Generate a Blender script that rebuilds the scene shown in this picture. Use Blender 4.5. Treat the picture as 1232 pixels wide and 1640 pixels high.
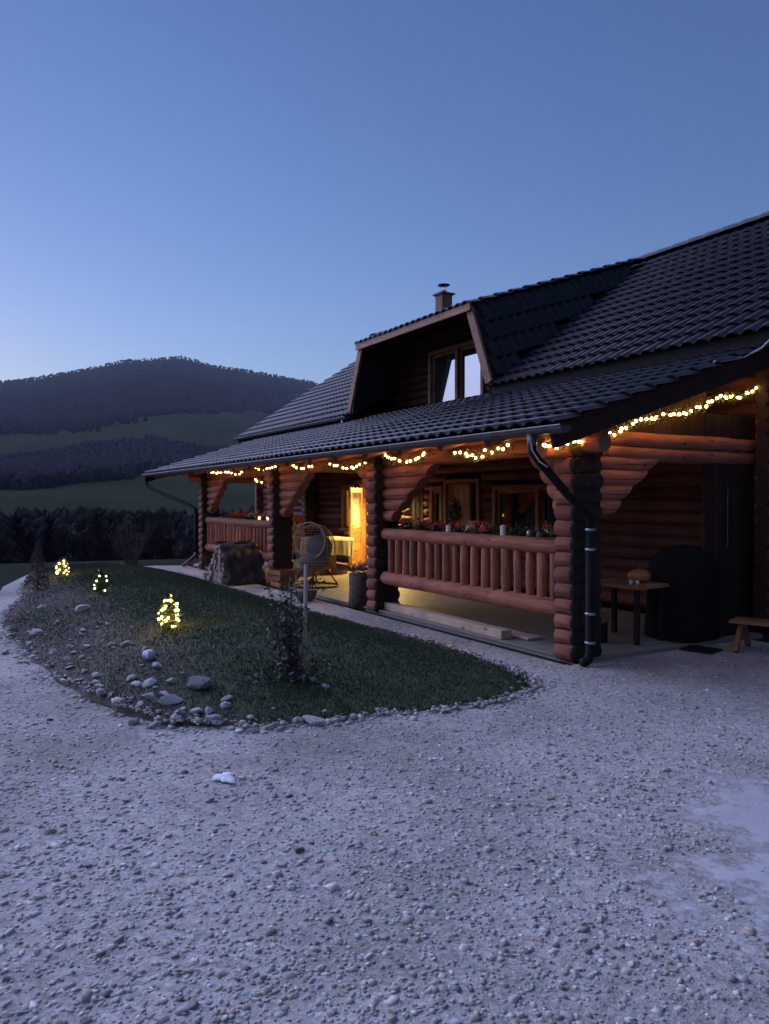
import bpy, bmesh, math, random
import numpy as np
from mathutils import Vector, Matrix, noise as mnoise
from mathutils.geometry import delaunay_2d_cdt

R = math.radians
sc = bpy.context.scene
for o in list(bpy.data.objects):
    bpy.data.objects.remove(o)
COL = sc.collection
rng = random.Random(7)
nrng = np.random.default_rng(7)

# ------------------------------------------------------------------ camera
CAM = Vector((5.7485, -5.4594, 1.6))
cam_d = bpy.data.cameras.new('camera')
cam = bpy.data.objects.new('camera', cam_d)
COL.objects.link(cam)
sc.camera = cam
cam.location = CAM
cam.rotation_euler = (R(89.07), 0, R(59.7))
cam_d.sensor_fit = 'VERTICAL'
cam_d.sensor_height = 36.0
cam_d.lens = 27.0
cam_d.clip_start = 0.05
cam_d.clip_end = 20000

# ------------------------------------------------------------------ sky, afterglow, exposure
SUN_AZ = 59.7 + 46.0            # degrees counter-clockwise from +Y: the afterglow, left of the frame
world = bpy.data.worlds.new('World')
sc.world = world
world.use_nodes = True
wt = world.node_tree
bg = wt.nodes['Background']
sky = wt.nodes.new('ShaderNodeTexSky')
sky.sky_type = 'NISHITA'
sky.sun_disc = False
sky.sun_elevation = R(1.5)
sky.sun_rotation = R(-SUN_AZ)
sky.air_density = 1.0
sky.dust_density = 0.3
sky.ozone_density = 2.0
tint = wt.nodes.new('ShaderNodeMix')          # cool white balance of a dusk picture, the same all over the sky
tint.data_type = 'RGBA'
tint.blend_type = 'MULTIPLY'
tint.inputs[0].default_value = 1.0
wt.links.new(sky.outputs[0], tint.inputs[6])
tint.inputs[7].default_value = (0.28, 0.32, 0.515, 1)
wt.links.new(tint.outputs[2], bg.inputs[0])
bg.inputs[1].default_value = 0.15

sun_d = bpy.data.lights.new('sun', 'SUN')
sun = bpy.data.objects.new('sun', sun_d)
COL.objects.link(sun)
sun_d.energy = 0.93
sun_d.angle = R(105)
sun_d.color = (0.53, 0.58, 0.98)
_e = R(15)
_sd = Vector((-math.sin(R(SUN_AZ)) * math.cos(_e), math.cos(R(SUN_AZ)) * math.cos(_e), math.sin(_e)))
sun.rotation_euler = _sd.to_track_quat('Z', 'Y').to_euler()
sun.location = (-20, -20, 20)

vs = sc.view_settings
vs.view_transform = 'Standard'
vs.look = 'None'
vs.exposure = 2.74
vs.gamma = 1.0
vs.use_curve_mapping = False
sc.render.engine = 'CYCLES'
cy = sc.cycles
cy.use_denoising = True
try:
    cy.denoiser = 'OPENIMAGEDENOISE'
    cy.denoising_input_passes = 'RGB_ALBEDO_NORMAL'
except Exception:
    pass
cy.max_bounces = 6
cy.diffuse_bounces = 3
cy.glossy_bounces = 3
cy.transmission_bounces = 3
cy.transparent_max_bounces = 6
cy.volume_bounces = 0
cy.caustics_reflective = False
cy.caustics_refractive = False
cy.sample_clamp_indirect = 1.0
cy.use_light_tree = True


# ------------------------------------------------------------------ materials
def new_mat(name):
    m = bpy.data.materials.new(name)
    m.use_nodes = True
    nt = m.node_tree
    return m, nt, nt.nodes['Principled BSDF']


def nd(nt, kind, **kw):
    n = nt.nodes.new(kind)
    for k, v in kw.items():
        setattr(n, k, v)
    return n


def ramp(nt, stops):
    n = nt.nodes.new('ShaderNodeValToRGB')
    e = n.color_ramp.elements
    while len(e) > 1:
        e.remove(e[-1])
    e[0].position, e[0].color = stops[0][0], (*stops[0][1], 1)
    for p, c in stops[1:]:
        k = e.new(p)
        k.color = (*c, 1)
    return n


def tex_noise(nt, scale, detail=5, rough=.55, coord='Object', vec=None):
    tc = nt.nodes.new('ShaderNodeTexCoord')
    mp = nt.nodes.new('ShaderNodeMapping')
    if vec:
        mp.inputs['Scale'].default_value = vec
    n = nt.nodes.new('ShaderNodeTexNoise')
    n.inputs['Scale'].default_value = scale
    n.inputs['Detail'].default_value = detail
    n.inputs['Roughness'].default_value = rough
    nt.links.new(tc.outputs[coord], mp.inputs[0])
    nt.links.new(mp.outputs[0], n.inputs['Vector'])
    return n


def add_bump(nt, bsdf, src, strength=.3, dist=.01):
    b = nt.nodes.new('ShaderNodeBump')
    b.inputs['Strength'].default_value = strength
    b.inputs['Distance'].default_value = dist
    nt.links.new(src, b.inputs['Height'])
    nt.links.new(b.outputs[0], bsdf.inputs['Normal'])
    return b


def simple(name, c1, c2=None, rough=.7, scale=8, metal=0, bump=.2, dist=.005, spec=None, vec=None):
    m, nt, b = new_mat(name)
    c2 = c2 or tuple(v * .7 for v in c1)
    n = tex_noise(nt, scale, vec=vec)
    r = ramp(nt, [(.32, c2), (.68, c1)])
    nt.links.new(n.outputs[0], r.inputs[0])
    nt.links.new(r.outputs[0], b.inputs['Base Color'])
    b.inputs['Roughness'].default_value = rough
    b.inputs['Metallic'].default_value = metal
    if spec is not None:
        b.inputs['Specular IOR Level'].default_value = spec
    if bump:
        add_bump(nt, b, n.outputs[0], bump, dist)
    return m


def wood(name, dark, light, rough=.5, along=(1.2, 16, 16)):
    """stained round timber: grain along local X, checks, tone varies from piece to piece"""
    m, nt, b = new_mat(name)
    g = tex_noise(nt, 3.0, 7, .65, vec=along)
    big = tex_noise(nt, 2.2, 3, .5)
    oi = nt.nodes.new('ShaderNodeObjectInfo')
    # shift noise by object
    r = ramp(nt, [(.25, dark), (.5, tuple((a + c) / 2 for a, c in zip(dark, light))), (.75, light)])
    nt.links.new(g.outputs[0], r.inputs[0])
    mx = nd(nt, 'ShaderNodeMix', data_type='RGBA', blend_type='MULTIPLY')
    mx.inputs[0].default_value = 1
    nt.links.new(r.outputs[0], mx.inputs[6])
    mr = nt.nodes.new('ShaderNodeMapRange')
    mr.inputs['To Min'].default_value = .68
    mr.inputs['To Max'].default_value = 1.25
    nt.links.new(oi.outputs['Random'], mr.inputs[0])
    mr2 = nt.nodes.new('ShaderNodeMapRange')
    mr2.inputs['From Min'].default_value = .3
    mr2.inputs['From Max'].default_value = .7
    mr2.inputs['To Min'].default_value = .75
    mr2.inputs['To Max'].default_value = 1.15
    nt.links.new(big.outputs[0], mr2.inputs[0])
    mu = nd(nt, 'ShaderNodeMath', operation='MULTIPLY')
    nt.links.new(mr.outputs[0], mu.inputs[0])
    nt.links.new(mr2.outputs[0], mu.inputs[1])
    nt.links.new(mu.outputs[0], mx.inputs[7])
    ck = tex_noise(nt, 2.0, 3, .5, vec=(along[0] * .35, along[1] * 1.6, along[2] * 1.6))
    cr = ramp(nt, [(.315, (.22, .2, .2)), (.36, (1, 1, 1))])
    nt.links.new(ck.outputs[0], cr.inputs[0])
    kn = nt.nodes.new('ShaderNodeTexVoronoi')
    kn.inputs['Scale'].default_value = 3.2
    tck = nt.nodes.new('ShaderNodeTexCoord')
    mpk = nt.nodes.new('ShaderNodeMapping')
    mpk.inputs['Scale'].default_value = (.9, 1.6, 1.6)
    nt.links.new(tck.outputs['Object'], mpk.inputs[0])
    nt.links.new(mpk.outputs[0], kn.inputs['Vector'])
    kr = ramp(nt, [(.05, (.35, .3, .3)), (.12, (1, 1, 1))])
    nt.links.new(kn.outputs['Distance'], kr.inputs[0])
    mk = nd(nt, 'ShaderNodeMix', data_type='RGBA', blend_type='MULTIPLY')
    mk.inputs[0].default_value = 1
    nt.links.new(cr.outputs[0], mk.inputs[6])
    nt.links.new(kr.outputs[0], mk.inputs[7])
    mz = nd(nt, 'ShaderNodeMix', data_type='RGBA', blend_type='MULTIPLY')
    mz.inputs[0].default_value = 1
    nt.links.new(mx.outputs[2], mz.inputs[6])
    nt.links.new(mk.outputs[2], mz.inputs[7])
    nt.links.new(mz.outputs[2], b.inputs['Base Color'])
    b.inputs['Roughness'].default_value = rough
    b.inputs['Specular IOR Level'].default_value = .22
    add_bump(nt, b, g.outputs[0], .35, .006)
    return m


def endgrain(name, dark, light):
    m, nt, b = new_mat(name)
    tc = nt.nodes.new('ShaderNodeTexCoord')
    mp = nt.nodes.new('ShaderNodeMapping')
    mp.inputs['Scale'].default_value = (0, 1, 1)
    w = nd(nt, 'ShaderNodeTexWave', wave_type='RINGS', rings_direction='SPHERICAL')
    w.inputs['Scale'].default_value = 28
    w.inputs['Distortion'].default_value = 2.5
    w.inputs['Detail'].default_value = 2
    nt.links.new(tc.outputs['Object'], mp.inputs[0])
    nt.links.new(mp.outputs[0], w.inputs['Vector'])
    r = ramp(nt, [(.2, dark), (.8, light)])
    nt.links.new(w.outputs[0], r.inputs[0])
    nt.links.new(r.outputs[0], b.inputs['Base Color'])
    b.inputs['Roughness'].default_value = .8
    return m


def emis(name, col, strength):
    m, nt, b = new_mat(name)
    b.inputs['Base Color'].default_value = (*col, 1)
    b.inputs['Emission Color'].default_value = (*col, 1)
    b.inputs['Emission Strength'].default_value = strength
    return m


def attr_mix(name, c_lo, c_hi, rough=.85, noise_scale=0, noise_amt=.3, attr='tone', bump=0, spec=None):
    """colour between two values by a stored per-piece attribute"""
    m, nt, b = new_mat(name)
    a = nd(nt, 'ShaderNodeAttribute', attribute_name=attr)
    r = ramp(nt, [(0, c_lo), (1, c_hi)])
    nt.links.new(a.outputs['Fac'], r.inputs[0])
    src = r.outputs[0]
    if noise_scale:
        n = tex_noise(nt, noise_scale, 6)
        mr = nt.nodes.new('ShaderNodeMapRange')
        mr.inputs['From Min'].default_value = .3
        mr.inputs['From Max'].default_value = .7
        mr.inputs['To Min'].default_value = 1 - noise_amt
        mr.inputs['To Max'].default_value = 1 + noise_amt
        nt.links.new(n.outputs[0], mr.inputs[0])
        mx = nd(nt, 'ShaderNodeMix', data_type='RGBA', blend_type='MULTIPLY')
        mx.inputs[0].default_value = 1
        nt.links.new(src, mx.inputs[6])
        nt.links.new(mr.outputs[0], mx.inputs[7])
        src = mx.outputs[2]
        if bump:
            add_bump(nt, b, n.outputs[0], bump, .02)
    nt.links.new(src, b.inputs['Base Color'])
    b.inputs['Roughness'].default_value = rough
    if spec is not None:
        b.inputs['Specular IOR Level'].default_value = spec
    return m


M = {}
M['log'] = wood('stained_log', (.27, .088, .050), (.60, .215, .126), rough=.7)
M['post_end_shaded'] = endgrain('shaded_end_grain', (.016, .009, .007), (.036, .018, .013))  # near-black end grain: shade of the right-hand faces put into the colour
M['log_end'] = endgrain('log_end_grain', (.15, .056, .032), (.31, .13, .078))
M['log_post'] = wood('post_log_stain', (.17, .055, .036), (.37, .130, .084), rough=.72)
M['log_wall_shaded'] = wood('shaded_wall_log', (.105, .034, .021), (.25, .086, .053), rough=.7)  # wall stain darkened to hold the shade under the porch roof
M['log_shaded'] = wood('shaded_log', (.045, .014, .008), (.10, .034, .018), rough=.65)  # log colour with shade painted in, for gable side and dormer recess
M['plank_dark'] = wood('dark_plank', (.020, .010, .007), (.05, .024, .015), rough=.75)
M['trim'] = wood('varnished_trim', (.26, .105, .048), (.42, .19, .095), rough=.5)
M['door_wood'] = wood('door_wood', (.32, .16, .06), (.50, .27, .11), rough=.4)
M['fresh'] = wood('fresh_sawn_timber', (.62, .40, .27), (.78, .55, .39), rough=.75)
M['tile'] = simple('dark_coated_tile', (.030, .025, .028), (.015, .012, .014), rough=.46, scale=3.5, bump=.1, spec=.22)
M['underlay'] = simple('roof_underlay', (.03, .02, .018), rough=.9)
M['gutter'] = simple('gutter_metal', (.13, .11, .11), (.09, .075, .075), rough=.45, metal=.4, bump=0)
M['pipe'] = simple('brown_pipe', (.018, .014, .014), (.012, .010, .010), rough=.7, bump=0, spec=.15)
M['clip'] = simple('steel_clip', (.5, .5, .52), rough=.4, metal=.8, bump=0)
M['brick'] = simple('chimney_cladding', (.33, .17, .12), (.22, .11, .08), rough=.8, scale=14)
M['cable'] = simple('white_cable', (.7, .7, .7), rough=.5, bump=0)
M['tilefloor'] = simple('pale_floor_tile', (.34, .30, .25), (.26, .23, .19), rough=.5, scale=6, bump=.05)
M['plaster'] = simple('warm_plaster', (.72, .60, .42), rough=.9)
M['wicker'] = simple('pale_wicker', (.52, .38, .25), (.36, .25, .16), rough=.7, scale=30)
M['cushion'] = simple('grey_cushion', (.20, .185, .165), (.14, .13, .115), rough=.95, scale=20, spec=.1)
M['cloth'] = simple('cream_cloth', (.74, .68, .52), (.64, .58, .44), rough=.85, scale=10)
M['black'] = simple('black_cover', (.016, .012, .012), (.009, .007, .008), rough=.9, scale=6, spec=.15)
M['iron'] = simple('dark_iron', (.03, .03, .032), rough=.5, metal=.5, bump=0)
M['candle'] = simple('white_wax', (.82, .80, .80), (.74, .72, .74), rough=.5, bump=0)
M['soil'] = simple('soil', (.06, .042, .03), rough=.95, scale=20)
M['bark'] = simple('bark', (.16, .11, .08), (.07, .05, .04), rough=.9, scale=14, bump=.6, dist=.02)
M['twig'] = simple('dark_twig', (.07, .05, .045), (.04, .028, .026), rough=.9, scale=20, bump=0)
M['redtwig'] = simple('reddish_bare_twig', (.13, .075, .07), (.07, .04, .04), rough=.9, scale=9, bump=0)
M['stake'] = wood('pale_stake', (.42, .28, .21), (.60, .45, .36), rough=.8)
M['tarp'] = simple('dark_tarpaulin', (.05, .042, .038), (.03, .026, .024), rough=.7, scale=5, bump=.5, dist=.03)
M['split'] = attr_mix('split_firewood', (.20, .13, .10), (.50, .38, .31), noise_scale=18, noise_amt=.35)
M['red'] = simple('red_petal', (.72, .07, .05), (.52, .05, .04), rough=.6, bump=0)
M['pink'] = simple('pink_petal', (.60, .22, .30), (.45, .13, .2), rough=.6, bump=0)
M['cream'] = simple('cream_petal', (.62, .56, .36), rough=.6, bump=0)
M['needle'] = attr_mix('needle_leaf', (.012, .028, .012), (.045, .085, .03), rough=.65)
M['shrubleaf'] = attr_mix('dry_shrub_leaf', (.06, .05, .045), (.12, .10, .085), rough=.8)
M['roseleaf'] = attr_mix('rose_leaf', (.018, .028, .016), (.075, .065, .04), rough=.6)
M['blue'] = simple('blue_glaze', (.20, .32, .55), (.5, .55, .65), rough=.35, scale=6, bump=0)
M['brickred'] = simple('red_glaze', (.33, .09, .07), rough=.4, bump=0)
M['pumpkin'] = simple('orange_rind', (.55, .20, .06), (.40, .13, .04), rough=.5, scale=5)
M['rock'] = attr_mix('pale_rock', (.20, .18, .17), (.58, .54, .50), noise_scale=9, noise_amt=.35, bump=.5)
M['snow'] = simple('old_snow', (.85, .86, .88), rough=.6, scale=20)
M['grass'] = attr_mix('grass_blade', (.056, .092, .030), (.105, .084, .048), rough=.7, spec=.2)
M['bulb'] = emis('warm_bulb', (1.0, .52, .13), 5.5)
M['white_bulb'] = emis('white_bulb', (1.0, .78, .55), 2.0)
M['tree_bulb'] = emis('tree_bulb', (1.0, .56, .16), 9.0)
M['lit_needle'] = attr_mix('glow_needle', (.035, .07, .02), (.12, .19, .06), rough=.6)  # needle colour lifted towards yellow-green for the glow of the bulbs
M['lamp'] = emis('hall_lamp_globe', (1.0, .60, .18), 60.0)
M['sconce'] = emis('sconce_bulb', (1.0, .66, .18), 720.0)
M['tealight'] = emis('tealight_flame', (1.0, .72, .25), 1.2)
M['wire'] = simple('garland_wire', (.02, .035, .015), rough=.7, bump=0)
M['garland'] = attr_mix('garland_needle', (.04, .06, .015), (.13, .16, .04), rough=.6)


def glass(name, base, rough=.03, ior=1.6, spec=.5):
    m, nt, b = new_mat(name)
    b.inputs['Base Color'].default_value = (*base, 1)
    b.inputs['Roughness'].default_value = rough
    b.inputs['IOR'].default_value = ior
    b.inputs['Specular IOR Level'].default_value = spec
    n = tex_noise(nt, .9, 2)
    add_bump(nt, b, n.outputs[0], .04, .01)
    return m


M['glass'] = glass('dark_window_glass', (.012, .012, .016))
M['glass_coated'] = glass('coated_window_glass', (.03, .03, .035), ior=3.0)

# clear pane of the lit door
_m, _nt, _b = new_mat('clear_door_glass')
_b.inputs['Base Color'].default_value = (.9, .9, .85, 1)
_b.inputs['Roughness'].default_value = .04
_b.inputs['Alpha'].default_value = .28
M['glass_clear'] = _m


def ground_gravel():
    m, nt, b = new_mat('crushed_limestone')
    v = nt.nodes.new('ShaderNodeTexVoronoi')
    v.inputs['Scale'].default_value = 30
    tc = nt.nodes.new('ShaderNodeTexCoord')
    nt.links.new(tc.outputs['Object'], v.inputs['Vector'])
    v2 = nt.nodes.new('ShaderNodeTexVoronoi')
    v2.inputs['Scale'].default_value = 75
    nt.links.new(tc.outputs['Object'], v2.inputs['Vector'])
    n = tex_noise(nt, .55, 5, .6)
    nf = tex_noise(nt, 60, 4, .7)
    r = ramp(nt, [(.36, (.33, .285, .245)), (.54, (.52, .475, .43)), (.74, (.59, .545, .495))])
    nt.links.new(n.outputs[0], r.inputs[0])
    rb = nt.nodes.new('ShaderNodeRGBToBW')
    nt.links.new(v.outputs['Color'], rb.inputs[0])
    rb2 = nt.nodes.new('ShaderNodeRGBToBW')
    nt.links.new(v2.outputs['Color'], rb2.inputs[0])
    ad = nd(nt, 'ShaderNodeMath', operation='ADD')
    nt.links.new(rb.outputs[0], ad.inputs[0])
    nt.links.new(rb2.outputs[0], ad.inputs[1])
    ad2 = nd(nt, 'ShaderNodeMath', operation='ADD')
    nt.links.new(ad.outputs[0], ad2.inputs[0])
    nt.links.new(nf.outputs[0], ad2.inputs[1])
    mr = nt.nodes.new('ShaderNodeMapRange')
    mr.inputs['From Min'].default_value = .7
    mr.inputs['From Max'].default_value = 2.2
    mr.inputs['To Min'].default_value = .55
    mr.inputs['To Max'].default_value = 1.3
    nt.links.new(ad2.outputs[0], mr.inputs[0])
    mx = nd(nt, 'ShaderNodeMix', data_type='RGBA', blend_type='MULTIPLY')
    mx.inputs[0].default_value = 1
    nt.links.new(r.outputs[0], mx.inputs[6])
    nt.links.new(mr.outputs[0], mx.inputs[7])
    nt.links.new(mx.outputs[2], b.inputs['Base Color'])
    b.inputs['Roughness'].default_value = .92
    b.inputs['Specular IOR Level'].default_value = .25
    add_bump(nt, b, ad2.outputs[0], .8, .012)
    return m


M['gravel'] = ground_gravel()
M['pebble'] = attr_mix('gravel_stone', (.2, .2, .2), (.7, .7, .7), rough=.88, noise_scale=40, noise_amt=.2, spec=.25)
_rp = [n_ for n_ in M['pebble'].node_tree.nodes if n_.type == 'VALTORGB'][0].color_ramp
_rp.elements[0].color = (.17, .155, .15, 1)
_rp.elements[1].color = (.78, .74, .68, 1)
for _p, _c in ((.2, (.33, .30, .28)), (.38, (.46, .36, .28)), (.5, (.42, .44, .44)), (.62, (.56, .49, .42)), (.8, (.62, .58, .53))):
    _rp.elements.new(_p).color = (*_c, 1)
M['lawn'] = attr_mix('lawn_soil', (.044, .066, .024), (.092, .066, .048), noise_scale=7, noise_amt=.45, rough=.95, bump=.5)
M['terrain'] = attr_mix('hillside', (.040, .034, .042), (.042, .051, .027), noise_scale=.02, noise_amt=.25, rough=1.0, attr='meadow', spec=0)
M['far_tree'] = attr_mix('far_bare_wood', (.034, .029, .036), (.050, .043, .050), rough=1.0, spec=0)
M['near_tree'] = attr_mix('valley_wood', (.024, .022, .021), (.050, .042, .042), rough=1.0, spec=0)

# thin ice: thins out towards its rim
_m, _nt, _b = new_mat('thin_ice')
_n = tex_noise(_nt, 8.0, 8, .7)
_r = ramp(_nt, [(.3, (.66, .65, .65)), (.7, (.82, .82, .84))])
_nt.links.new(_n.outputs[0], _r.inputs[0])
_nt.links.new(_r.outputs[0], _b.inputs['Base Color'])
_b.inputs['Roughness'].default_value = .28
add_bump(_nt, _b, _n.outputs[0], .25, .01)
_a = nd(_nt, 'ShaderNodeAttribute', attribute_name='tone')
_ad = nd(_nt, 'ShaderNodeMath', operation='MULTIPLY_ADD')
_nt.links.new(_n.outputs[0], _ad.inputs[0])
_ad.inputs[1].default_value = 3.2
_ad.inputs[2].default_value = -1.45
_ad2 = nd(_nt, 'ShaderNodeMath', operation='ADD')
_nt.links.new(_a.outputs['Fac'], _ad2.inputs[0])
_nt.links.new(_ad.outputs[0], _ad2.inputs[1])
_mr = _nt.nodes.new('ShaderNodeMapRange')
_mr.inputs['From Min'].default_value = .05
_mr.inputs['From Max'].default_value = .75
_mr.inputs['To Max'].default_value = .68
_nt.links.new(_ad2.outputs[0], _mr.inputs[0])
_nt.links.new(_mr.outputs[0], _b.inputs['Alpha'])
M['ice'] = _m


# ------------------------------------------------------------------ mesh helpers
class MB:
    def __init__(s):
        s.v, s.f, s.mi, s.tone = [], [], [], []

    def add(s, v, f, mi=0, tone=.5):
        k = len(s.v)
        s.v += [tuple(p) for p in v]
        s.f += [tuple(i + k for i in q) for q in f]
        s.mi += [mi] * len(f)
        s.tone += [tone] * len(v)
        return s

    def box(s, c, size, rz=0, mi=0, mat=None):
        x, y, z = (d / 2 for d in size)
        v = [Vector(p) for p in ((-x, -y, -z), (x, -y, -z), (x, y, -z), (-x, y, -z), (-x, -y, z), (x, -y, z), (x, y, z), (-x, y, z))]
        m = mat if mat is not None else Matrix.Rotation(rz, 3, 'Z')
        v = [m @ p + Vector(c) for p in v]
        return s.add(v, [(0, 3, 2, 1), (4, 5, 6, 7), (0, 1, 5, 4), (1, 2, 6, 5), (2, 3, 7, 6), (3, 0, 4, 7)], mi)

    def bar(s, p0, p1, w, h, up=(0, 0, 1), mi=0):
        p0, p1 = Vector(p0), Vector(p1)
        d = (p1 - p0).normalized()
        a = d.cross(Vector(up)).normalized()
        b = a.cross(d)
        v = []
        for p in (p0, p1):
            for sa, sb in ((-1, -1), (1, -1), (1, 1), (-1, 1)):
                v.append(p + a * sa * w / 2 + b * sb * h / 2)
        return s.add(v, [(3, 2, 1, 0), (4, 5, 6, 7), (0, 1, 5, 4), (1, 2, 6, 5), (2, 3, 7, 6), (3, 0, 4, 7)], mi)

    def tube(s, pts, r, n=8, mi=0, cap=True, tone=.5):
        pts = [Vector(p) for p in pts]
        rs = r if isinstance(r, (list, tuple)) else [r] * len(pts)
        v, f = [], []
        prev = None
        for i, p in enumerate(pts):
            d = (pts[min(i + 1, len(pts) - 1)] - pts[max(i - 1, 0)])
            d = d.normalized() if d.length > 1e-9 else Vector((0, 0, 1))
            if prev is None:
                a = d.orthogonal().normalized()
            else:
                a = prev - d * prev.dot(d)
                a = a.normalized() if a.length > 1e-6 else d.orthogonal().normalized()
            prev = a
            b = d.cross(a)
            for k in range(n):
                t = 2 * math.pi * k / n
                v.append(p + (a * math.cos(t) + b * math.sin(t)) * rs[i])
        for i in range(len(pts) - 1):
            for k in range(n):
                k2 = (k + 1) % n
                f.append((i * n + k, i * n + k2, (i + 1) * n + k2, (i + 1) * n + k))
        if cap:
            f.append(tuple(range(n - 1, -1, -1)))
            f.append(tuple((len(pts) - 1) * n + k for k in range(n)))
        return s.add(v, f, mi, tone)

    def sphere(s, c, r, n=8, m=6, mi=0, tone=.5, jit=0):
        rx, ry, rz = r if isinstance(r, (tuple, list)) else (r, r, r)
        c = Vector(c)
        v = [c + Vector((0, 0, rz))]
        for i in range(1, m):
            t = math.pi * i / m
            for k in range(n):
                p = 2 * math.pi * k / n
                q = 1 + (rng.uniform(-jit, jit) if jit else 0)
                v.append(c + Vector((rx * q * math.sin(t) * math.cos(p), ry * q * math.sin(t) * math.sin(p), rz * q * math.cos(t))))
        v.append(c - Vector((0, 0, rz)))
        f = [(0, 1 + k, 1 + (k + 1) % n) for k in range(n)]
        for i in range(m - 2):
            for k in range(n):
                a = 1 + i * n
                f.append((a + k, a + n + k, a + n + (k + 1) % n, a + (k + 1) % n))
        l = 1 + (m - 2) * n
        f += [(l + k, len(v) - 1, l + (k + 1) % n) for k in range(n)]
        return s.add(v, f, mi, tone)

    def mesh(s, name, mats, smooth=False):
        me = bpy.data.meshes.new(name)
        me.from_pydata([tuple(p) for p in s.v], [], s.f)
        for m in (mats if isinstance(mats, (list, tuple)) else [mats]):
            me.materials.append(m)
        me.polygons.foreach_set('material_index', s.mi)
        if smooth:
            me.polygons.foreach_set('use_smooth', [True] * len(s.f))
        at = me.attributes.new('tone', 'FLOAT', 'POINT')
        at.data.foreach_set('value', s.tone)
        me.update()
        return me

    def build(s, name, mats, parent=None, smooth=False, loc=None):
        return place(name, s.mesh(name, mats, smooth), parent, loc)


def place(name, me, parent=None, loc=None, rot=None, mat4=None):
    o = bpy.data.objects.new(name, me)
    COL.objects.link(o)
    if parent is not None:
        o.parent = parent
    if mat4 is not None:
        o.matrix_local = mat4
    else:
        if loc is not None:
            o.location = loc
        if rot is not None:
            o.rotation_euler = rot
    return o


def tag(o, label, cat, group=None):
    o['label'] = label
    o['category'] = cat
    if group:
        o['group'] = group
    return o


def structure(o):
    o['kind'] = 'structure'
    return o


def stuff(o, label=None, cat=None):
    o['kind'] = 'stuff'
    if label:
        o['label'] = label
        o['category'] = cat
    return o


def thing(name, label, cat, loc=(0, 0, 0), rz=0, group=None):
    o = bpy.data.objects.new(name, None)
    o.empty_display_size = .1
    COL.objects.link(o)
    o.location = loc
    o.rotation_euler = (0, 0, rz)
    return tag(o, label, cat, group)


def np_mesh(name, V, F, mat, tone=None, attr='tone', smooth=False):
    """V (n,3), F (m,k) arrays -> mesh"""
    me = bpy.data.meshes.new(name)
    F = np.asarray(F, dtype=np.int32)
    k = F.shape[1]
    me.vertices.add(len(V))
    me.vertices.foreach_set('co', np.asarray(V, dtype=np.float32).ravel())
    me.loops.add(F.size)
    me.loops.foreach_set('vertex_index', F.ravel())
    me.polygons.add(len(F))
    me.polygons.foreach_set('loop_start', np.arange(0, F.size, k, dtype=np.int32))
    if smooth:
        me.polygons.foreach_set('use_smooth', np.ones(len(F), dtype=bool))
    me.update(calc_edges=True)
    if tone is not None:
        a = me.attributes.new(attr, 'FLOAT', 'POINT')
        a.data.foreach_set('value', np.asarray(tone, dtype=np.float32))
    me.materials.append(mat)
    return me


def ss(a, b, x):
    t = np.clip((np.asarray(x, float) - a) / (b - a), 0, 1)
    return t * t * (3 - 2 * t)


def log_mesh(L, r, n=12, seed=0, s0=0.0, s1=0.0, jit=.035, cham=.25, taper=0.0, rings=None, mat='log', dark_end=False):
    """round log along +X from x=0 to L; s0/s1 slant the ends (x shift per unit z); ends chamfered"""
    rg = random.Random(seed)
    rings = rings or max(2, min(9, int(L / .45) + 1))
    b = MB()
    xs = [0.0, r * cham] + [r * cham + (L - 2 * r * cham) * i / rings for i in range(1, rings)] + [L - r * cham, L]
    rad = [1 - cham * .8] + [1] * (rings + 1) + [1 - cham * .8]
    v = []
    oy = oz = 0
    for i, x in enumerate(xs):
        if 1 < i < len(xs) - 2:
            oy, oz = rg.uniform(-1, 1) * r * .05, rg.uniform(-1, 1) * r * .05
        t = x / L
        sh = s0 * (1 - t) + s1 * t if (i < 2 or i >= len(xs) - 2) else (s0 if t < .5 else s1) * max(0, 1 - min(t, 1 - t) * 6)
        for k in range(n):
            a = 2 * math.pi * k / n
            q = r * rad[i] * (1 + rg.uniform(-jit, jit)) * (1 - taper * t)
            y, z = q * math.cos(a) + oy, q * math.sin(a) + oz
            v.append((x + sh * z, y, z))
    f = []
    for i in range(len(xs) - 1):
        for k in range(n):
            k2 = (k + 1) % n
            f.append((i * n + k, (i + 1) * n + k, (i + 1) * n + k2, i * n + k2))
    b.add(v, f, 0)
    if dark_end:
        b.mi[:n] = [1] * n
        b.mi[-n:] = [1] * n
    b.f += [tuple(range(n)), tuple(reversed([(len(xs) - 1) * n + k for k in range(n)]))]
    b.mi += [1, 1]
    me = b.mesh('log', [M[mat], M['log_end']])
    sm = [True] * len(f) + [False, False]
    me.polygons.foreach_set('use_smooth', sm)
    return me


def leaf_cloud(b, pts, size, tone=(0, 1), flat=False):
    """small leaf faces (two triangles) at points"""
    for p in pts:
        d = Vector((rng.uniform(-1, 1), rng.uniform(-1, 1), rng.uniform(-.4, 1)))
        d = d.normalized() if d.length > .01 else Vector((0, 0, 1))
        a = d.orthogonal().normalized()
        a.rotate(Matrix.Rotation(rng.uniform(0, 6.28), 3, d))
        s_ = size * rng.uniform(.6, 1.3)
        c = d.cross(a)
        p = Vector(p)
        t = rng.uniform(*tone)
        b.add([p - a * s_ * .28, p + c * s_ * .35 + d * s_ * .06, p + a * s_ * .28, p + c * s_ * 1.1], [(0, 2, 1), (1, 2, 3), ][:2] if not flat else [(0, 2, 3)], 0, t)


def point_in(P, x, y):
    c = False
    j = len(P) - 1
    for i in range(len(P)):
        if (P[i][1] > y) != (P[j][1] > y) and x < (P[j][0] - P[i][0]) * (y - P[i][1]) / (P[j][1] - P[i][1]) + P[i][0]:
            c = not c
        j = i
    return c


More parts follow.
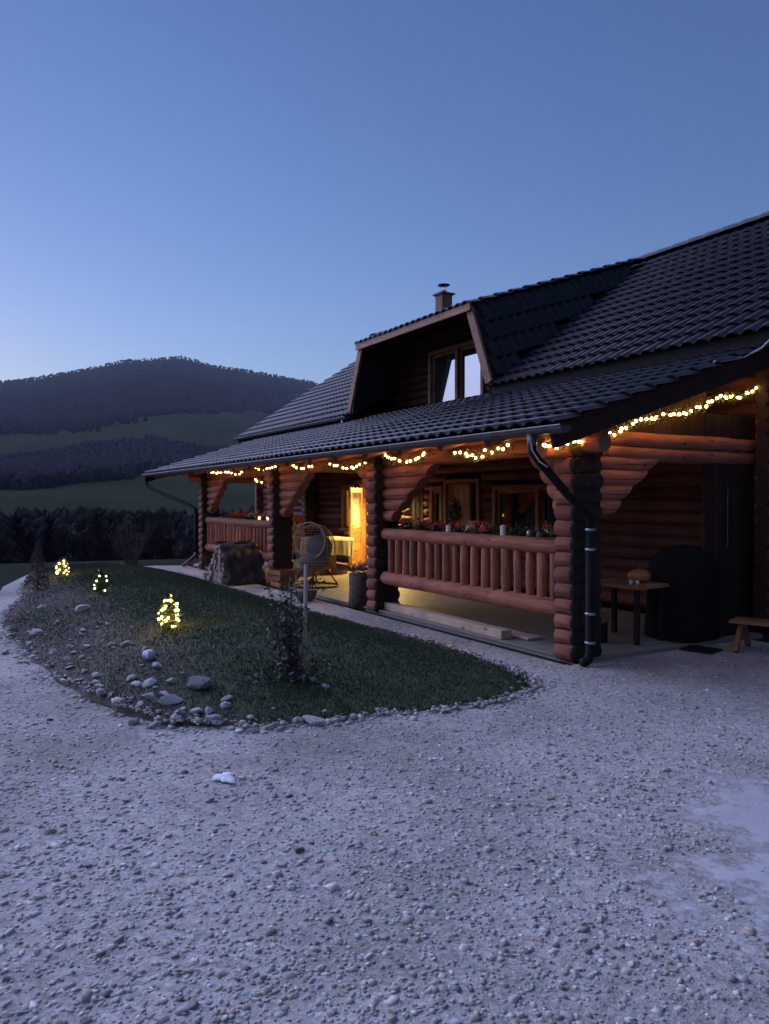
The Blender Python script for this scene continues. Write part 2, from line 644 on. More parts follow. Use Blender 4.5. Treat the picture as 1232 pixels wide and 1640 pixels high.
def in_poly(P, X, Y):
    c = np.zeros(X.shape, bool)
    j = len(P) - 1
    for i in range(len(P)):
        xi, yi = P[i]
        xj, yj = P[j]
        if yi != yj:
            c ^= ((yi > Y) != (yj > Y)) & (X < (xj - xi) * (Y - yi) / (yj - yi) + xi)
        j = i
    return c


def edge_dist(P, X, Y):
    d = np.full(X.shape, 1e9)
    for i in range(len(P)):
        ax, ay = P[i]
        bx, by = P[(i + 1) % len(P)]
        dx, dy = bx - ax, by - ay
        t = np.clip(((X - ax) * dx + (Y - ay) * dy) / (dx * dx + dy * dy + 1e-12), 0, 1)
        d = np.minimum(d, np.hypot(X - ax - t * dx, Y - ay - t * dy))
    return d


def smooth_closed(P, it=2):
    for _ in range(it):
        Q = []
        for i in range(len(P)):
            a, b = P[i], P[(i + 1) % len(P)]
            Q += [(a[0] * .75 + b[0] * .25, a[1] * .75 + b[1] * .25), (a[0] * .25 + b[0] * .75, a[1] * .25 + b[1] * .75)]
        P = Q
    return P


def sheet(name, P, zf, step, mat, tonef=None, smooth=True):
    """a triangulated sheet inside outline P with height zf(x, y)"""
    xs = np.arange(min(p[0] for p in P), max(p[0] for p in P), step)
    ys = np.arange(min(p[1] for p in P), max(p[1] for p in P), step)
    gx, gy = np.meshgrid(xs, ys)
    gx, gy = gx.ravel(), gy.ravel()
    ok = in_poly(P, gx, gy) & (edge_dist(P, gx, gy) > step * .4)
    gx = gx + nrng.uniform(-.2, .2, gx.shape) * step
    gy = gy + nrng.uniform(-.2, .2, gy.shape) * step
    pts = [Vector(p) for p in P] + [Vector((x, y)) for x, y in zip(gx[ok], gy[ok])]
    n = len(P)
    vo, eo, fo, *_ = delaunay_2d_cdt(pts, [(i, (i + 1) % n) for i in range(n)], [list(range(n))], 1, 1e-5)
    X = np.array([v.x for v in vo])
    Y = np.array([v.y for v in vo])
    Z = zf(X, Y)
    me = np_mesh(name, np.stack([X, Y, Z], 1), np.array([f for f in fo if len(f) == 3]), mat, None if tonef is None else tonef(X, Y), smooth=smooth)
    return me


HAZE = 0.00010
# ------------------------------------------------------------------ terrain, hills
FWD = R(59.7)          # heading of the view, counter-clockwise from +Y


def polar(X, Y):
    dx, dy = X - CAM.x, Y - CAM.y
    r = np.hypot(dx, dy)
    az = np.degrees(np.arctan2(-dx, dy) - FWD)
    az = (az + 180) % 360 - 180
    return r, az


AZK = np.array([-180, -90, -40, -10, 0, 5.4, 9, 12.6, 14.8, 18.7, 21.6, 24.3, 26.6, 33, 45, 65, 90, 130, 180])
SKYL = np.array([.07, .07, .08, .10, .12, .152, .163, .1705, .180, .171, .157, .1446, .137, .12, .085, .055, .055, .07, .07])
RK = np.array([150, 200, 350, 700, 900, 1500, 2100])
TK = np.array([.0, .008, .036, .082, .106, .152, .180])


def fnoise(X, Y, s, seed=0):
    out = np.zeros(X.shape)
    rs = np.random.default_rng(seed)
    for o in range(5):
        for _ in range(3):
            a = rs.uniform(0, 6.28)
            k = (2 ** o) * rs.uniform(.7, 1.3) / s
            out += np.sin((X * math.cos(a) + Y * math.sin(a)) * k + rs.uniform(0, 6.28)) / (1.8 ** o)
    return out / 5.0


def terrain_z(X, Y):
    r, az = polar(X, Y)
    E = np.interp(az, AZK, SKYL) / .18
    z_far = r * np.interp(r, RK, TK) * E
    z_far = np.where(r > 2100, 2100 * .18 * E - (r - 2100) * .12 * E, z_far)
    z_far += fnoise(X, Y, 160, 3) * np.clip(r - 150, 0, 700) * .008 * (1 - ss(1500, 2050, r) * .75)
    blocking_hill = ss(-24, -50, az) * ss(-178, -140, az)  # unseen hillside added on the right to block sky light from that side
    z_far = z_far * (1 - blocking_hill) + blocking_hill * (.52 * np.clip(r, 0, 480) + .04 * np.clip(r - 480, 0, 600))
    r0 = 44 - 24 * ss(7, 13, az) + 30 * ss(50, 85, az) + 30 * ss(-30, -70, az)
    drop = -11.0 * ss(0, 55, r - r0)
    w = ss(110, 220, r) * (1 - blocking_hill) + ss(38, 120, r) * blocking_hill
    drop = drop * (1 - blocking_hill)
    z = drop * (1 - w) + z_far * w - .035
    return z


def meadow_mask(X, Y, Z):
    r, az = polar(X, Y)
    T = (Z - 1.6) / np.maximum(r, 1)
    k = np.interp(az, AZK, SKYL) / np.interp(18.7, AZK, SKYL)
    T = T + fnoise(X, Y, 60, 9) * .009
    hi_t = np.interp(az, [-20, 6, 10, 14, 16.6, 21.5, 26.6, 40], [.10, .112, .115, .108, .099, .088, .078, .05])
    hi_b = np.interp(az, [-20, 6, 10, 14, 16.6, 21.5, 26.6, 40], [.05, .06, .062, .066, .080, .064, .038, .02])
    lo_t = np.interp(az, [-20, 8, 12, 17, 25, 40], [.03, .03, .031, .032, .014, .02])
    m = ss(-.003, .003, hi_t - T) * ss(-.003, .003, T - hi_b)
    m = np.maximum(m, ss(-.003, .003, lo_t - T) * ss(110, 180, r))
    m = np.maximum(m, ss(60, 30, r) * .6)
    return np.clip(m, 0, 1)


def make_terrain():
    azs = np.concatenate([np.arange(-180, -12, 3.0), np.arange(-12, 40, .35), np.arange(40, 180.1, 3.0)])
    rs = np.concatenate([[0], np.arange(6, 60, 1.5), np.geomspace(60, 5200, 120)])
    A, Rr = np.meshgrid(np.radians(azs) + FWD, rs)
    X = CAM.x - np.sin(A) * Rr
    Y = CAM.y + np.cos(A) * Rr
    Z = terrain_z(X, Y)
    md = meadow_mask(X, Y, Z)
    na, nr = len(azs), len(rs)
    i, j = np.meshgrid(np.arange(nr - 1), np.arange(na - 1), indexing='ij')
    a = i * na + j
    F = np.stack([a, a + 1, a + na + 1, a + na], -1).reshape(-1, 4)
    me = np_mesh('terrain', np.stack([X, Y, Z], -1).reshape(-1, 3), F[:, ::-1], M['terrain'], md.ravel(), 'meadow', True)
    structure(place('terrain', me))


make_terrain()


def crowns(name, N, rlo, rhi, azlo, azhi, size, mat, mask, seed, label, cat, spiky=False):
    rs = np.random.default_rng(seed)
    az = rs.uniform(azlo, azhi, N * 3)
    r = np.exp(rs.uniform(math.log(rlo), math.log(rhi), N * 3))
    a = np.radians(az) + FWD
    X, Y = CAM.x - np.sin(a) * r, CAM.y + np.cos(a) * r
    Z = terrain_z(X, Y)
    ok = mask(X, Y, Z, r, az, rs)
    X, Y, Z, r = X[ok][:N], Y[ok][:N], Z[ok][:N], r[ok][:N]
    n = len(X)
    seg = 5
    base = []
    prof = [(0.0, .6), (.3, 1.0), (.72, .66)] if not spiky else [(0.05, 1.0), (.22, .62), (.26, .85), (.5, .45), (.54, .62), (.8, .18)]
    for h, q in prof:
        for k in range(seg):
            t = 2 * math.pi * k / seg
            base.append((q * math.cos(t), q * math.sin(t), h))
    base.append((0, 0, 1.0))
    base = np.array(base)
    nv = len(base)
    f = []
    for i in range(len(prof) - 1):
        for k in range(seg):
            k2 = (k + 1) % seg
            p, q = i * seg, (i + 1) * seg
            f += [(p + k, p + k2, q + k2), (p + k, q + k2, q + k)]
    l = (len(prof) - 1) * seg
    f += [(l + k, l + (k + 1) % seg, nv - 1) for k in range(seg)]
    f = np.array(f)
    H = size * rs.uniform(.6, 1.35, n)
    W = H * (rs.uniform(.28, .5, n) if not spiky else rs.uniform(.16, .26, n))
    V = base[None] * np.stack([W, W, H], 1)[:, None, :]
    V[:, :, :2] *= (1 + rs.uniform(-.32, .32, (n, nv, 1)))
    V[:, :, 2] *= (1 + rs.uniform(-.08, .08, (n, nv)))
    V += np.stack([X, Y, Z - .04 * H], 1)[:, None, :]
    F = f[None] + (np.arange(n) * nv)[:, None, None]
    tone = np.repeat(rs.uniform(0, 1, n), nv)
    me = np_mesh(name, V.reshape(-1, 3), F.reshape(-1, 3), mat, tone)
    return stuff(place(name, me), label, cat)


crowns('hillside_wood', 30000, 200, 2150, 2, 34, 5.0, M['far_tree'],
       lambda X, Y, Z, r, az, rs: (rs.uniform(0, 1, X.shape) > meadow_mask(X, Y, Z) * 1.25),
       5, 'bare dark woodland covering the mountainside behind the house', 'woodland')
crowns('valley_wood', 6000, 60, 200, 6, 46, 2.6, M['near_tree'],
       lambda X, Y, Z, r, az, rs: (Z < -2.5),
       6, 'dark mass of trees in the valley below the lawn', 'woodland')



def bare_trees():
    """leafless trees on the slope just below the lawn, too dense to tell apart"""
    rs = random.Random(31)
    b = MB()
    k = 0
    while k < 210:
        az, r = rs.uniform(9.5, 42), rs.uniform(27, 85)
        if r < 40 and az < 15:
            continue
        k += 1
        a = math.radians(az) + FWD
        x, y = CAM.x - math.sin(a) * r, CAM.y + math.cos(a) * r
        z = float(terrain_z(np.array([x]), np.array([y]))[0]) - .1
        h = rs.uniform(.5, 1.0) * (max(0.0, -.015 * r + 1.6 - z))
        if h < 1.2:
            continue
        top = Vector((x + rs.uniform(-.4, .4), y + rs.uniform(-.4, .4), z + h))
        base = Vector((x, y, z))
        t_ = rs.random()
        b.tube([base, base.lerp(top, .5) + Vector((rs.uniform(-.15, .15), rs.uniform(-.15, .15), 0)), top], [.09, .06, .015], 4, cap=False, tone=t_)
        for i in range(46):
            q = rs.uniform(.18, .95)
            p = base.lerp(top, q)
            d = Vector((rs.gauss(0, 1), rs.gauss(0, 1), rs.uniform(.2, 1.3))).normalized() * h * .30 * (1.15 - q)
            m_ = p + d * .5 + Vector((rs.gauss(0, .08), rs.gauss(0, .08), .05))
            b.tube([p, m_, p + d], [.035, .025, .012], 3, cap=False, tone=t_)
            for _ in range(3):
                e = Vector((rs.gauss(0, 1), rs.gauss(0, 1), rs.uniform(0, 1.2))).normalized() * h * .11
                b.tube([m_.lerp(p + d, rs.random()), m_ + e + d * .3], [.018, .008], 3, cap=False, tone=t_)
    stuff(b.build('bare_wood', M['near_tree']), 'tangle of dark leafless trees on the slope behind the lawn', 'woodland')


bare_trees()

# ------------------------------------------------------------------ yard: gravel, slab, lawn mound
OUT = [(0.77, -0.98), (0.95, -1.41), (1.03, -1.79), (0.99, -2.23), (0.88, -2.59), (0.79, -3.06), (0.75, -3.42), (0.55, -3.76), (0.33, -4.05), (-0.05, -4.24), (-0.64, -4.39), (-1.45, -4.56), (-2.74, -4.69), (-4.2, -4.75), (-5.27, -4.8), (-6.42, -4.61), (-7.95, -4.21), (-10.2, -4.1), (-12.2, -3.3), (-12.8, -2), (-11.64, -1.0), (-8.35, -0.91), (-6.08, -0.86), (-4.21, -0.83), (-2.6, -0.72), (-1.57, -0.65), (-0.75, -0.65), (-0.01, -0.75), (0.45, -0.84)]
LAWN = smooth_closed(OUT, 2)
LAWN = [(x + .035 * math.sin(i * 2.1) + .02 * math.sin(i * 5.3), y + .03 * math.cos(i * 1.7)) for i, (x, y) in enumerate(LAWN)]


def lawn_h(X, Y):
    X, Y = np.asarray(X, float), np.asarray(Y, float)
    h = .012 + .30 * ss(-4.9, -3.1, Y) * (1 - ss(-1.2, .9, X)) * (1 - ss(-2.4, -.7, Y)) * (1 - .5 * (1 - ss(-13, -9, X)))
    return h + .012 * fnoise(X, Y, .8, 4) * ss(0, .1, h)


def gravel_h(X, Y):
    return .010 * fnoise(np.asarray(X, float), np.asarray(Y, float), 1.1, 12) - .006


YARD = [(16, -18), (16, 2.2), (3.0, 2.6), (.25, 2.6), (.25, -.2), (-12.9, -.2), (-13.2, -.9), (-12.9, -3.6), (-10, -4.4), (-9.2, -4.5), (-8.6, -6), (-9, -10), (-6, -18)]
structure(place('gravel_yard', sheet('gravel_yard', smooth_closed(YARD[:1] + YARD[1:], 0), gravel_h, .22, M['gravel'])))


def lawn_tone(X, Y):
    dry = ss(-3.1, -3.9, Y) * .66 + .5 * ss(.2, -.2, edge_dist(LAWN, X, Y) - .12)
    dry = dry + .35 * fnoise(X, Y, .5, 8)
    return np.clip(dry, 0, 1)


structure(place('lawn', sheet('lawn', LAWN, lambda X, Y: lawn_h(X, Y) - .06 * (1 - ss(0, .10, edge_dist(LAWN, X, Y))), .10, M['lawn'], lawn_tone)))


def grass_blades():
    n = 220000
    X = nrng.uniform(-12.8, 1.1, n * 2)
    Y = nrng.uniform(-4.85, -.6, n * 2)
    t = lawn_tone(X, Y)
    ok = in_poly(LAWN, X, Y) & (nrng.uniform(0, 1, n * 2) > t * .85) & (edge_dist(LAWN, X, Y) > .05)
    X, Y, t = X[ok][:n], Y[ok][:n], t[ok][:n]
    n = len(X)
    Z = lawn_h(X, Y) - .004
    a = nrng.uniform(0, 6.28, n)
    h = nrng.uniform(.010, .030, n)
    w = nrng.uniform(.003, .006, n)
    lx, ly = nrng.normal(0, .45, n) * h, nrng.normal(0, .45, n) * h
    ca, sa = np.cos(a) * w, np.sin(a) * w
    V = np.stack([np.stack([X - ca, Y - sa, Z], 1), np.stack([X + ca, Y + sa, Z], 1), np.stack([X + lx, Y + ly, Z + h], 1)], 1)
    tone = np.repeat(np.clip(t * .8 + nrng.uniform(0, .45, n), 0, 1), 3)
    me = np_mesh('lawn_grass', V.reshape(-1, 3), np.arange(3 * n).reshape(-1, 3), M['grass'], tone)
    stuff(place('lawn_grass', me), 'short dark green grass growing on the lawn mound', 'grass')


grass_blades()

ICE = [[(2.95, -2.32), (3.1, -2.05), (3.0, -1.7), (2.75, -1.55), (2.95, -1.35), (3.3, -1.4), (3.75, -1.75), (4.15, -2.2), (4.45, -2.65), (4.3, -2.95), (4.0, -2.85), (3.75, -2.65), (3.5, -2.75), (3.45, -2.5), (3.6, -2.3), (3.3, -2.2)],
       [(3.28, -2.82), (3.5, -2.72), (3.72, -2.82), (3.95, -2.98), (3.8, -3.05), (3.6, -2.93), (3.4, -2.92)],
       [(4.22, -3.62), (4.3, -3.40), (4.45, -3.3), (4.6, -3.4), (4.55, -3.6), (4.38, -3.7)]]
ICE = [[(x + .03 * math.sin(i * 3.7 + j), y + .03 * math.cos(i * 2.9 + j)) for i, (x, y) in enumerate(smooth_closed(p, 2))] for j, p in enumerate(ICE)]


def in_ice(X, Y):
    m = np.zeros(X.shape, bool)
    for p in ICE:
        m |= in_poly(p, X, Y)
    return m


HEX_V = np.array([(-1, -1, -1), (1, -1, -1), (1, 1, -1), (-1, 1, -1), (-1, -1, 1), (1, -1, 1), (1, 1, 1), (-1, 1, 1), (0, 0, 1.25), (0, 0, -1.25)]) * .72
HEX_F = np.array([(0, 1, 5), (0, 5, 4), (1, 2, 6), (1, 6, 5), (2, 3, 7), (2, 7, 6), (3, 0, 4), (3, 4, 7), (4, 5, 8), (5, 6, 8), (6, 7, 8), (7, 4, 8), (1, 0, 9), (2, 1, 9), (3, 2, 9), (0, 3, 9)])


def stones_mesh(name, X, Y, Z, S, mat, tone, flat=(.45, .8), jit=.28, rs=nrng):
    n = len(X)
    V = np.repeat(HEX_V[None], n, 0) + rs.uniform(-jit, jit, (n, 10, 3))
    V *= np.stack([rs.uniform(.75, 1.35, n), rs.uniform(.65, 1.05, n), rs.uniform(*flat, n)], 1)[:, None, :]
    # tilt + turn
    tx = rs.uniform(-.5, .5, n)
    c, s = np.cos(tx)[:, None], np.sin(tx)[:, None]
    y, z = V[:, :, 1] * c - V[:, :, 2] * s, V[:, :, 1] * s + V[:, :, 2] * c
    V[:, :, 1], V[:, :, 2] = y, z
    a = rs.uniform(0, 6.28, n)
    c, s = np.cos(a)[:, None], np.sin(a)[:, None]
    x, y = V[:, :, 0] * c - V[:, :, 1] * s, V[:, :, 0] * s + V[:, :, 1] * c
    V[:, :, 0], V[:, :, 1] = x, y
    V *= S[:, None, None]
    V += np.stack([X, Y, Z], 1)[:, None, :]
    F = HEX_F[None] + (np.arange(n) * 10)[:, None, None]
    return np_mesh(name, V.reshape(-1, 3), F.reshape(-1, 3), mat, np.repeat(tone, 10))


def gravel_stones():
    def scatter(n, power, far):
        r = 1.1 + nrng.uniform(0, 1, n) ** power * far
        az = np.radians(nrng.uniform(-46, 46, n)) + FWD
        return CAM.x - np.sin(az) * r, CAM.y + np.cos(az) * r, r
    X1, Y1, r1 = scatter(88000, 1.5, 11.0)                      # chips
    S1 = np.clip(np.exp(nrng.normal(math.log(.0066), .38, len(X1))) * (1 + .03 * r1), .003, .02)
    k1 = nrng.uniform(-1.4, 1.3, len(X1)) < fnoise(X1, Y1, .7, 21) + .15
    X2, Y2, r2 = scatter(30000, 1.45, 13.0)                     # larger stones, in drifts
    S2 = np.clip(np.exp(nrng.normal(math.log(.0118), .36, len(X2))), .008, .030)
    k2 = (nrng.uniform(-1.0, 1.3, len(X2)) < fnoise(X2, Y2, .9, 33)) & (nrng.uniform(0, 1, len(X2)) < ss(8.0, 3.2, r2) + .18)
    # stones kicked up along the lawn edge
    i3 = nrng.integers(0, len(LAWN), 2600)
    P = np.array(LAWN)
    A, B = P[i3], P[(i3 + 1) % len(P)]
    t = nrng.uniform(0, 1, (len(i3), 1))
    Q = A + (B - A) * t + nrng.normal(0, .055, (len(i3), 2))
    X3, Y3 = Q[:, 0], Q[:, 1]
    S3 = np.clip(np.exp(nrng.normal(math.log(.014), .45, len(X3))), .006, .04)
    X = np.concatenate([X1[k1], X2[k2], X3])
    Y = np.concatenate([Y1[k1], Y2[k2], Y3])
    S = np.concatenate([S1[k1], S2[k2], S3])
    edge = np.concatenate([np.zeros(k1.sum() + k2.sum(), bool), np.ones(len(X3), bool)])
    inl = in_poly(LAWN, X, Y)
    ok = (edge | ~inl) & in_poly(YARD, X, Y) & ~((X < .35) & (Y > -.15) & (X > -13))
    ice = in_ice(X, Y)
    ok &= ~(ice & (nrng.uniform(0, 1, len(X)) > .22))
    X, Y, S, inl = X[ok], Y[ok], S[ok], inl[ok]
    Z = np.where(inl, lawn_h(X, Y), gravel_h(X, Y)) + S * nrng.uniform(-.25, .12, len(X))
    tone = np.clip(nrng.normal(.45, .2, len(X)), 0, 1)
    me = stones_mesh('gravel_stones', X, Y, Z, S, M['pebble'], tone, (.30, .6), .36, rs=nrng)
    stuff(place('gravel_stones', me), 'loose crushed pale grey gravel covering the yard', 'gravel')


gravel_stones()
for k, p in enumerate(ICE):
    o = place('ice_patch', sheet('ice_patch', p, lambda X, Y: gravel_h(X, Y) +   .008, .05, M['ice'], lambda X, Y, p=p: np.clip(edge_dist(p, X, Y) / .28, 0, 1)))
    structure(o)

# ------------------------------------------------------------------ the log house
HOUSE = thing('log_house', 'long dark log house with tiled roof, dormer, chimney and arcaded front porch', 'house')
PITCH = .165
RL = .095
WALL_Y = 3.0
SLAB_Z = .032


def hpart(name, b, mats, smooth=False, parent=None):
    return b.build(name, mats, parent or HOUSE, smooth)


# porch floor with separate paving tiles
b = MB().box((-6.35, 1.47, -.03), (13.1, 2.96, .10))
slab = hpart('porch_floor', b, M['tilefloor'])
tile_me = MB().box((0, 0, 0), (.592, .592, .014)).mesh('floor_tile', M['tilefloor'])
for i in range(21):
    for j in range(5):
        place('floor_tile', tile_me, slab, (-12.6 + i * .6 + .3, .0 + j * .6 + .25, .024))

# --- front wall logs, broken at the openings
OPEN = [(-10.55, -9.98, .85, 1.95), (-9.70, -8.68, .0, 2.02), (-7.48, -7.05, .85, 1.85), (-6.78, -6.36, .85, 1.85), (-6.30, -5.18, .0, 1.98), (-4.82, -2.55, .85, 1.84)]
n_c = int((3.55 - .1) / PITCH)
for c in range(n_c):
    z = .12 + RL * .85 + c * PITCH
    cuts = sorted([(a, bb) for a, bb, z0, z1 in OPEN if z0 - .06 < z < z1 + .06])
    x = -16.0
    for a, bb in cuts + [(.45, None)]:
        if a - x > .05:
            # long runs are made of two logs butted together
            segs = [(x, a)] if a - x < 6 else [(x, (x + a) / 2 + (c % 3 - 1) * .5), ((x + a) / 2 + (c % 3 - 1) * .5, a)]
            for s0, s1 in segs:
                place('wall_log', log_mesh(s1 - s0, RL * (1 + .05 * math.sin(c * 3 + s0)), 10, c * 31 + int(s0 * 10), cham=.12, mat='log_wall_shaded'), HOUSE, (s0, WALL_Y + (.006 if c % 2 else 0), z))
        if bb is not None:
            x = bb
# right gable wall and the other two outer walls
for c in range(n_c):
    z = .12 + RL * .85 + c * PITCH + PITCH / 2
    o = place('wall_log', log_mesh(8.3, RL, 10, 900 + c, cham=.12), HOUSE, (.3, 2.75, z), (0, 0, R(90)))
    o.data.materials[0], o.data.materials[1] = M['log_shaded'], M['post_end_shaded']  # shade on this side is put into the darker log colour
    place('wall_log', log_mesh(8.3, RL, 8, 950 + c, cham=.12), HOUSE, (-15.9, 2.75, z), (0, 0, R(90)))
gm = log_mesh(16.4, RL, 8, 77)
for c in range(n_c):
    place('wall_log', gm, HOUSE, (-16.0, 11.0, .12 + RL * .85 + c * PITCH))
for k, zz in enumerate(np.arange(3.6, 6.2, PITCH)):
    hw = (6.35 - zz) / .656 - .1
    if hw > .2:
        for X_ in (.3, -15.9):
            place('wall_log', log_mesh(2 * hw, RL, 8, 970 + k), HOUSE, (X_, 7.0 - hw, zz), (0, 0, R(90)))


def frame_rect(b, x0, x1, z0, z1, y, w=.09, d=.10, sill=True):
    b.box(((x0 + x1) / 2, y, z1 + w / 2), (x1 - x0 + 2 * w, d, w))
    b.box(((x0 + x1) / 2, y - (.02 if sill else 0), z0 - w / 2), (x1 - x0 + 2 * w + (.06 if sill else 0), d + (.04 if sill else 0), w))
    for x in (x0 - w / 2, x1 + w / 2):
        b.box((x, y, (z0 + z1) / 2), (w, d, z1 - z0))


def window(name, x0, x1, z0, z1, y, mull=(), pane_mat='glass', sash=.05, d=.13, trim='trim'):
    b = MB()
    frame_rect(b, x0, x1, z0, z1, y, .08, d)
    w = hpart(name, b, M[trim])
    xs = [x0] + list(mull) + [x1]
    for i in range(len(xs) - 1):
        a, c = xs[i] + (.04 if i else 0), xs[i + 1] - (.04 if i < len(xs) - 2 else 0)
        s = MB()
        frame_rect(s, a + sash, c - sash, z0 + sash, z1 - sash, y + .02, sash - .003, .05, False)
        s.build('sash', M[trim], w)
        MB().box(((a + c) / 2, y + .025, (z0 + z1) / 2), (c - a - .04, .012, z1 - z0 - .04)).build('pane', M[pane_mat], w)
    for x in mull:
        MB().box((x, y - .012, (z0 + z1) / 2), (.078, d, z1 - z0 - .004)).build('mullion', M[trim], w)
    return w


FY = WALL_Y - .06
window('side_window', -10.47, -10.06, .93, 1.87, FY, pane_mat='glass_clear')
window('window', -6.70, -6.44, .93, 1.77, FY)
window('window', -4.74, -2.63, .93, 1.76, FY, mull=(-3.66,))
# narrow plank shutter
b = MB()
for i in range(3):
    b.box((-7.265 + (i - 1) * .14, FY - .01 + .004 * i, 1.35), (.132, .04, .98))
sh = hpart('shutter', b, M['plank_dark'])
# entrance door with narrow glazed side light
b = MB()
frame_rect(b, -6.22, -5.26, .13, 1.90, FY, .075, .14, False)
dr = hpart('entrance_door', b, M['trim'])
for i in range(4):
    MB().box((-6.13 + i * .165, FY + .01, 1.01), (.158, .05, 1.74)).build('door_plank', M['door_wood'], dr)
MB().box((-5.515, FY, 1.01), (.05, .10, 1.74)).build('door_jamb', M['trim'], dr)
MB().box((-5.375, FY + .02, 1.01), (.22, .015, 1.74)).build('pane', M['glass'], dr)
MB().tube([(-5.62, FY - .05, 1.06), (-5.62, FY - .09, 1.06), (-5.70, FY - .09, 1.06)], .010).build('door_handle', M['iron'], dr)
# open, lit door: frame in the wall and the leaf swung out
b = MB()
frame_rect(b, -9.62, -8.76, .06, 1.94, FY, .075, .15, False)
od = hpart('open_door', b, M['trim'])
# leaf hinged at the left jamb, swung out about 47 degrees; built along local +X
HINGE = Matrix.Translation((-9.60, 2.90, 0)) @ Matrix.Rotation(R(-47), 4, 'Z')
LW = .80
z0, z1 = .10, 1.86
b = MB()
for x in (.055, LW - .055):
    b.box((x, 0, (z0 + z1) / 2), (.11, .05, z1 - z0))
for z, h in ((z0 + .08, .16), (z1 - .055, .11), (.92, .10)):
    b.box((LW / 2, 0, z), (LW - .22, .048, h))
b.build('door_leaf', M['door_wood'], od).matrix_local = HINGE
for k in range(3):
    MB().box((LW / 2, 0, .26 + .102 + k * .204), (LW - .22, .03, .197)).build('door_panel', M['door_wood'], od).matrix_local = HINGE
MB().box((LW / 2, 0, 1.36), (LW - .22, .012, .78)).build('pane', M['glass_clear'], od).matrix_local = HINGE
MB().tube([(LW - .06, .03, 1.02), (LW - .06, .08, 1.02), (LW - .16, .08, 1.02)], .010).build('door_handle', M['iron'], od).matrix_local = HINGE
# hall behind the open door
b = MB()
b.box((-9.9, 6.0, 1.35), (3.6, .06, 2.7)).box((-11.7, 4.55, 1.35), (.06, 2.8, 2.7)).box((-8.1, 4.55, 1.35), (.06, 2.8, 2.7))
b.box((-9.9, 4.55, 2.72), (3.6, 2.9, .06)).box((-9.9, 4.55, -.01), (3.5, 2.8, .06))
b.box((-11.1, 3.14, 1.35), (1.1, .05, 2.6)).box((-8.38, 3.14, 1.35), (.6, .05, 2.6)).box((-9.6, 3.14, 2.36), (2.0, .05, .6)).box((-9.84, 3.14, 1.35), (.27, .05, 2.6)).box((-10.27, 3.14, .44), (.58, .05, .8))
hpart('hall_wall', b, M['plaster'])
LAMP = MB().sphere((0, 0, 0), .12, 12, 8).mesh('globe', M['lamp'], True)
lamp = thing('ceiling_lamp', 'warm globe lamp in the hall behind the open door', 'lamp', (-10.0, 4.6, 2.0))
place('globe', LAMP, lamp)
MB().tube([(0, 0, .1), (0, 0, .66)], .01).build('cord', M['iron'], lamp)
# hooded lamp on the wall beside the door, behind the middle post
lamp = thing('wall_lamp', 'lit hooded wall lamp beside the open door behind the middle post', 'lamp', (-8.45, 2.90, 1.74))
MB().sphere((0, -.12, 0), .045, 12, 8).build('bulb', M['sconce'], lamp, True)
b = MB().tube([(0, -.12, -.045), (0, -.12, .05), (0, -.12, .10)], [.14, .09, .02], 16, cap=False)
b.build('hood', M['iron'], lamp, True)
MB().tube([(0, .0, .12), (0, -.07, .14), (0, -.12, .10)], .012, 8).build('arm', M['iron'], lamp, True)
MB().box((0, -.005, .10), (.07, .02, .12)).build('back_plate', M['iron'], lamp)

# --- porch posts of stacked short logs
POSTS = [0.0, -3.9, -7.72, -12.1]
px_me = log_mesh(.30, .093, 12, 1, cham=.5, rings=2, jit=.05)
py_me = log_mesh(.42, .093, 12, 2, cham=.3, rings=2, jit=.05)
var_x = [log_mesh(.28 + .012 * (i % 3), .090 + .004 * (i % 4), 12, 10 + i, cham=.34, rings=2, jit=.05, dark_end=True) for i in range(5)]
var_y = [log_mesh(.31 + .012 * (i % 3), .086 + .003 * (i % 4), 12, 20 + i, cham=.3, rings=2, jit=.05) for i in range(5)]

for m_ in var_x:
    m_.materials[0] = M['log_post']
    m_.materials[1] = M['post_end_shaded']  # ends and chamfers carry the painted shade of the right-hand face


def post(cx, cy, ztop=2.2):
    p = hpart('porch_post', MB().box((cx + .002, cy, ztop / 2), (.245, .36, ztop)), M['plank_dark'])  # wide dark core fills the gaps so the shaded side looks evenly dark
    n = int(ztop / .155)
    for c in range(n):
        z = .075 + c * .155
        for dy in (-.125, .0, .125):
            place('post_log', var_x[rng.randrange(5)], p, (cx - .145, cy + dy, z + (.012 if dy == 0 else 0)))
    return p


for X_ in POSTS:
    post(X_ + .06, .12)
for k in range(7):
    y0 = 2.02 + k * .155
    MB().box((.08 + .003 * (k % 2), y0 + .075, 1.30), (.04, .149, 2.54)).build('gable_board', M['plank_dark'], HOUSE)
post(-12.04, 2.78, 2.6)

# --- front beam (two courses) and plate, side beams
BY = .12
for z, r in ((2.155, .10), (2.31, .085)):
    xs = [-12.75, -7.72, -3.84, .42]
    for i in range(3):
        place('beam_log', log_mesh(xs[i + 1] - xs[i], r, 12, int(z * 100) + i, cham=.15), HOUSE, (xs[i], BY, z))
for X_ in (.06, -12.04):
    for z in (2.08, 2.235):
        place('beam_log', log_mesh(3.45, .083, 12, int(z * 100 + X_), cham=.15), HOUSE, (X_, -.36, z), (0, 0, R(90)))
for X_ in (-3.84, -7.66):
    place('beam_log', log_mesh(3.2, .08, 10, int(X_), cham=.15), HOUSE, (X_, -.2, 2.2), (0, 0, R(90)))


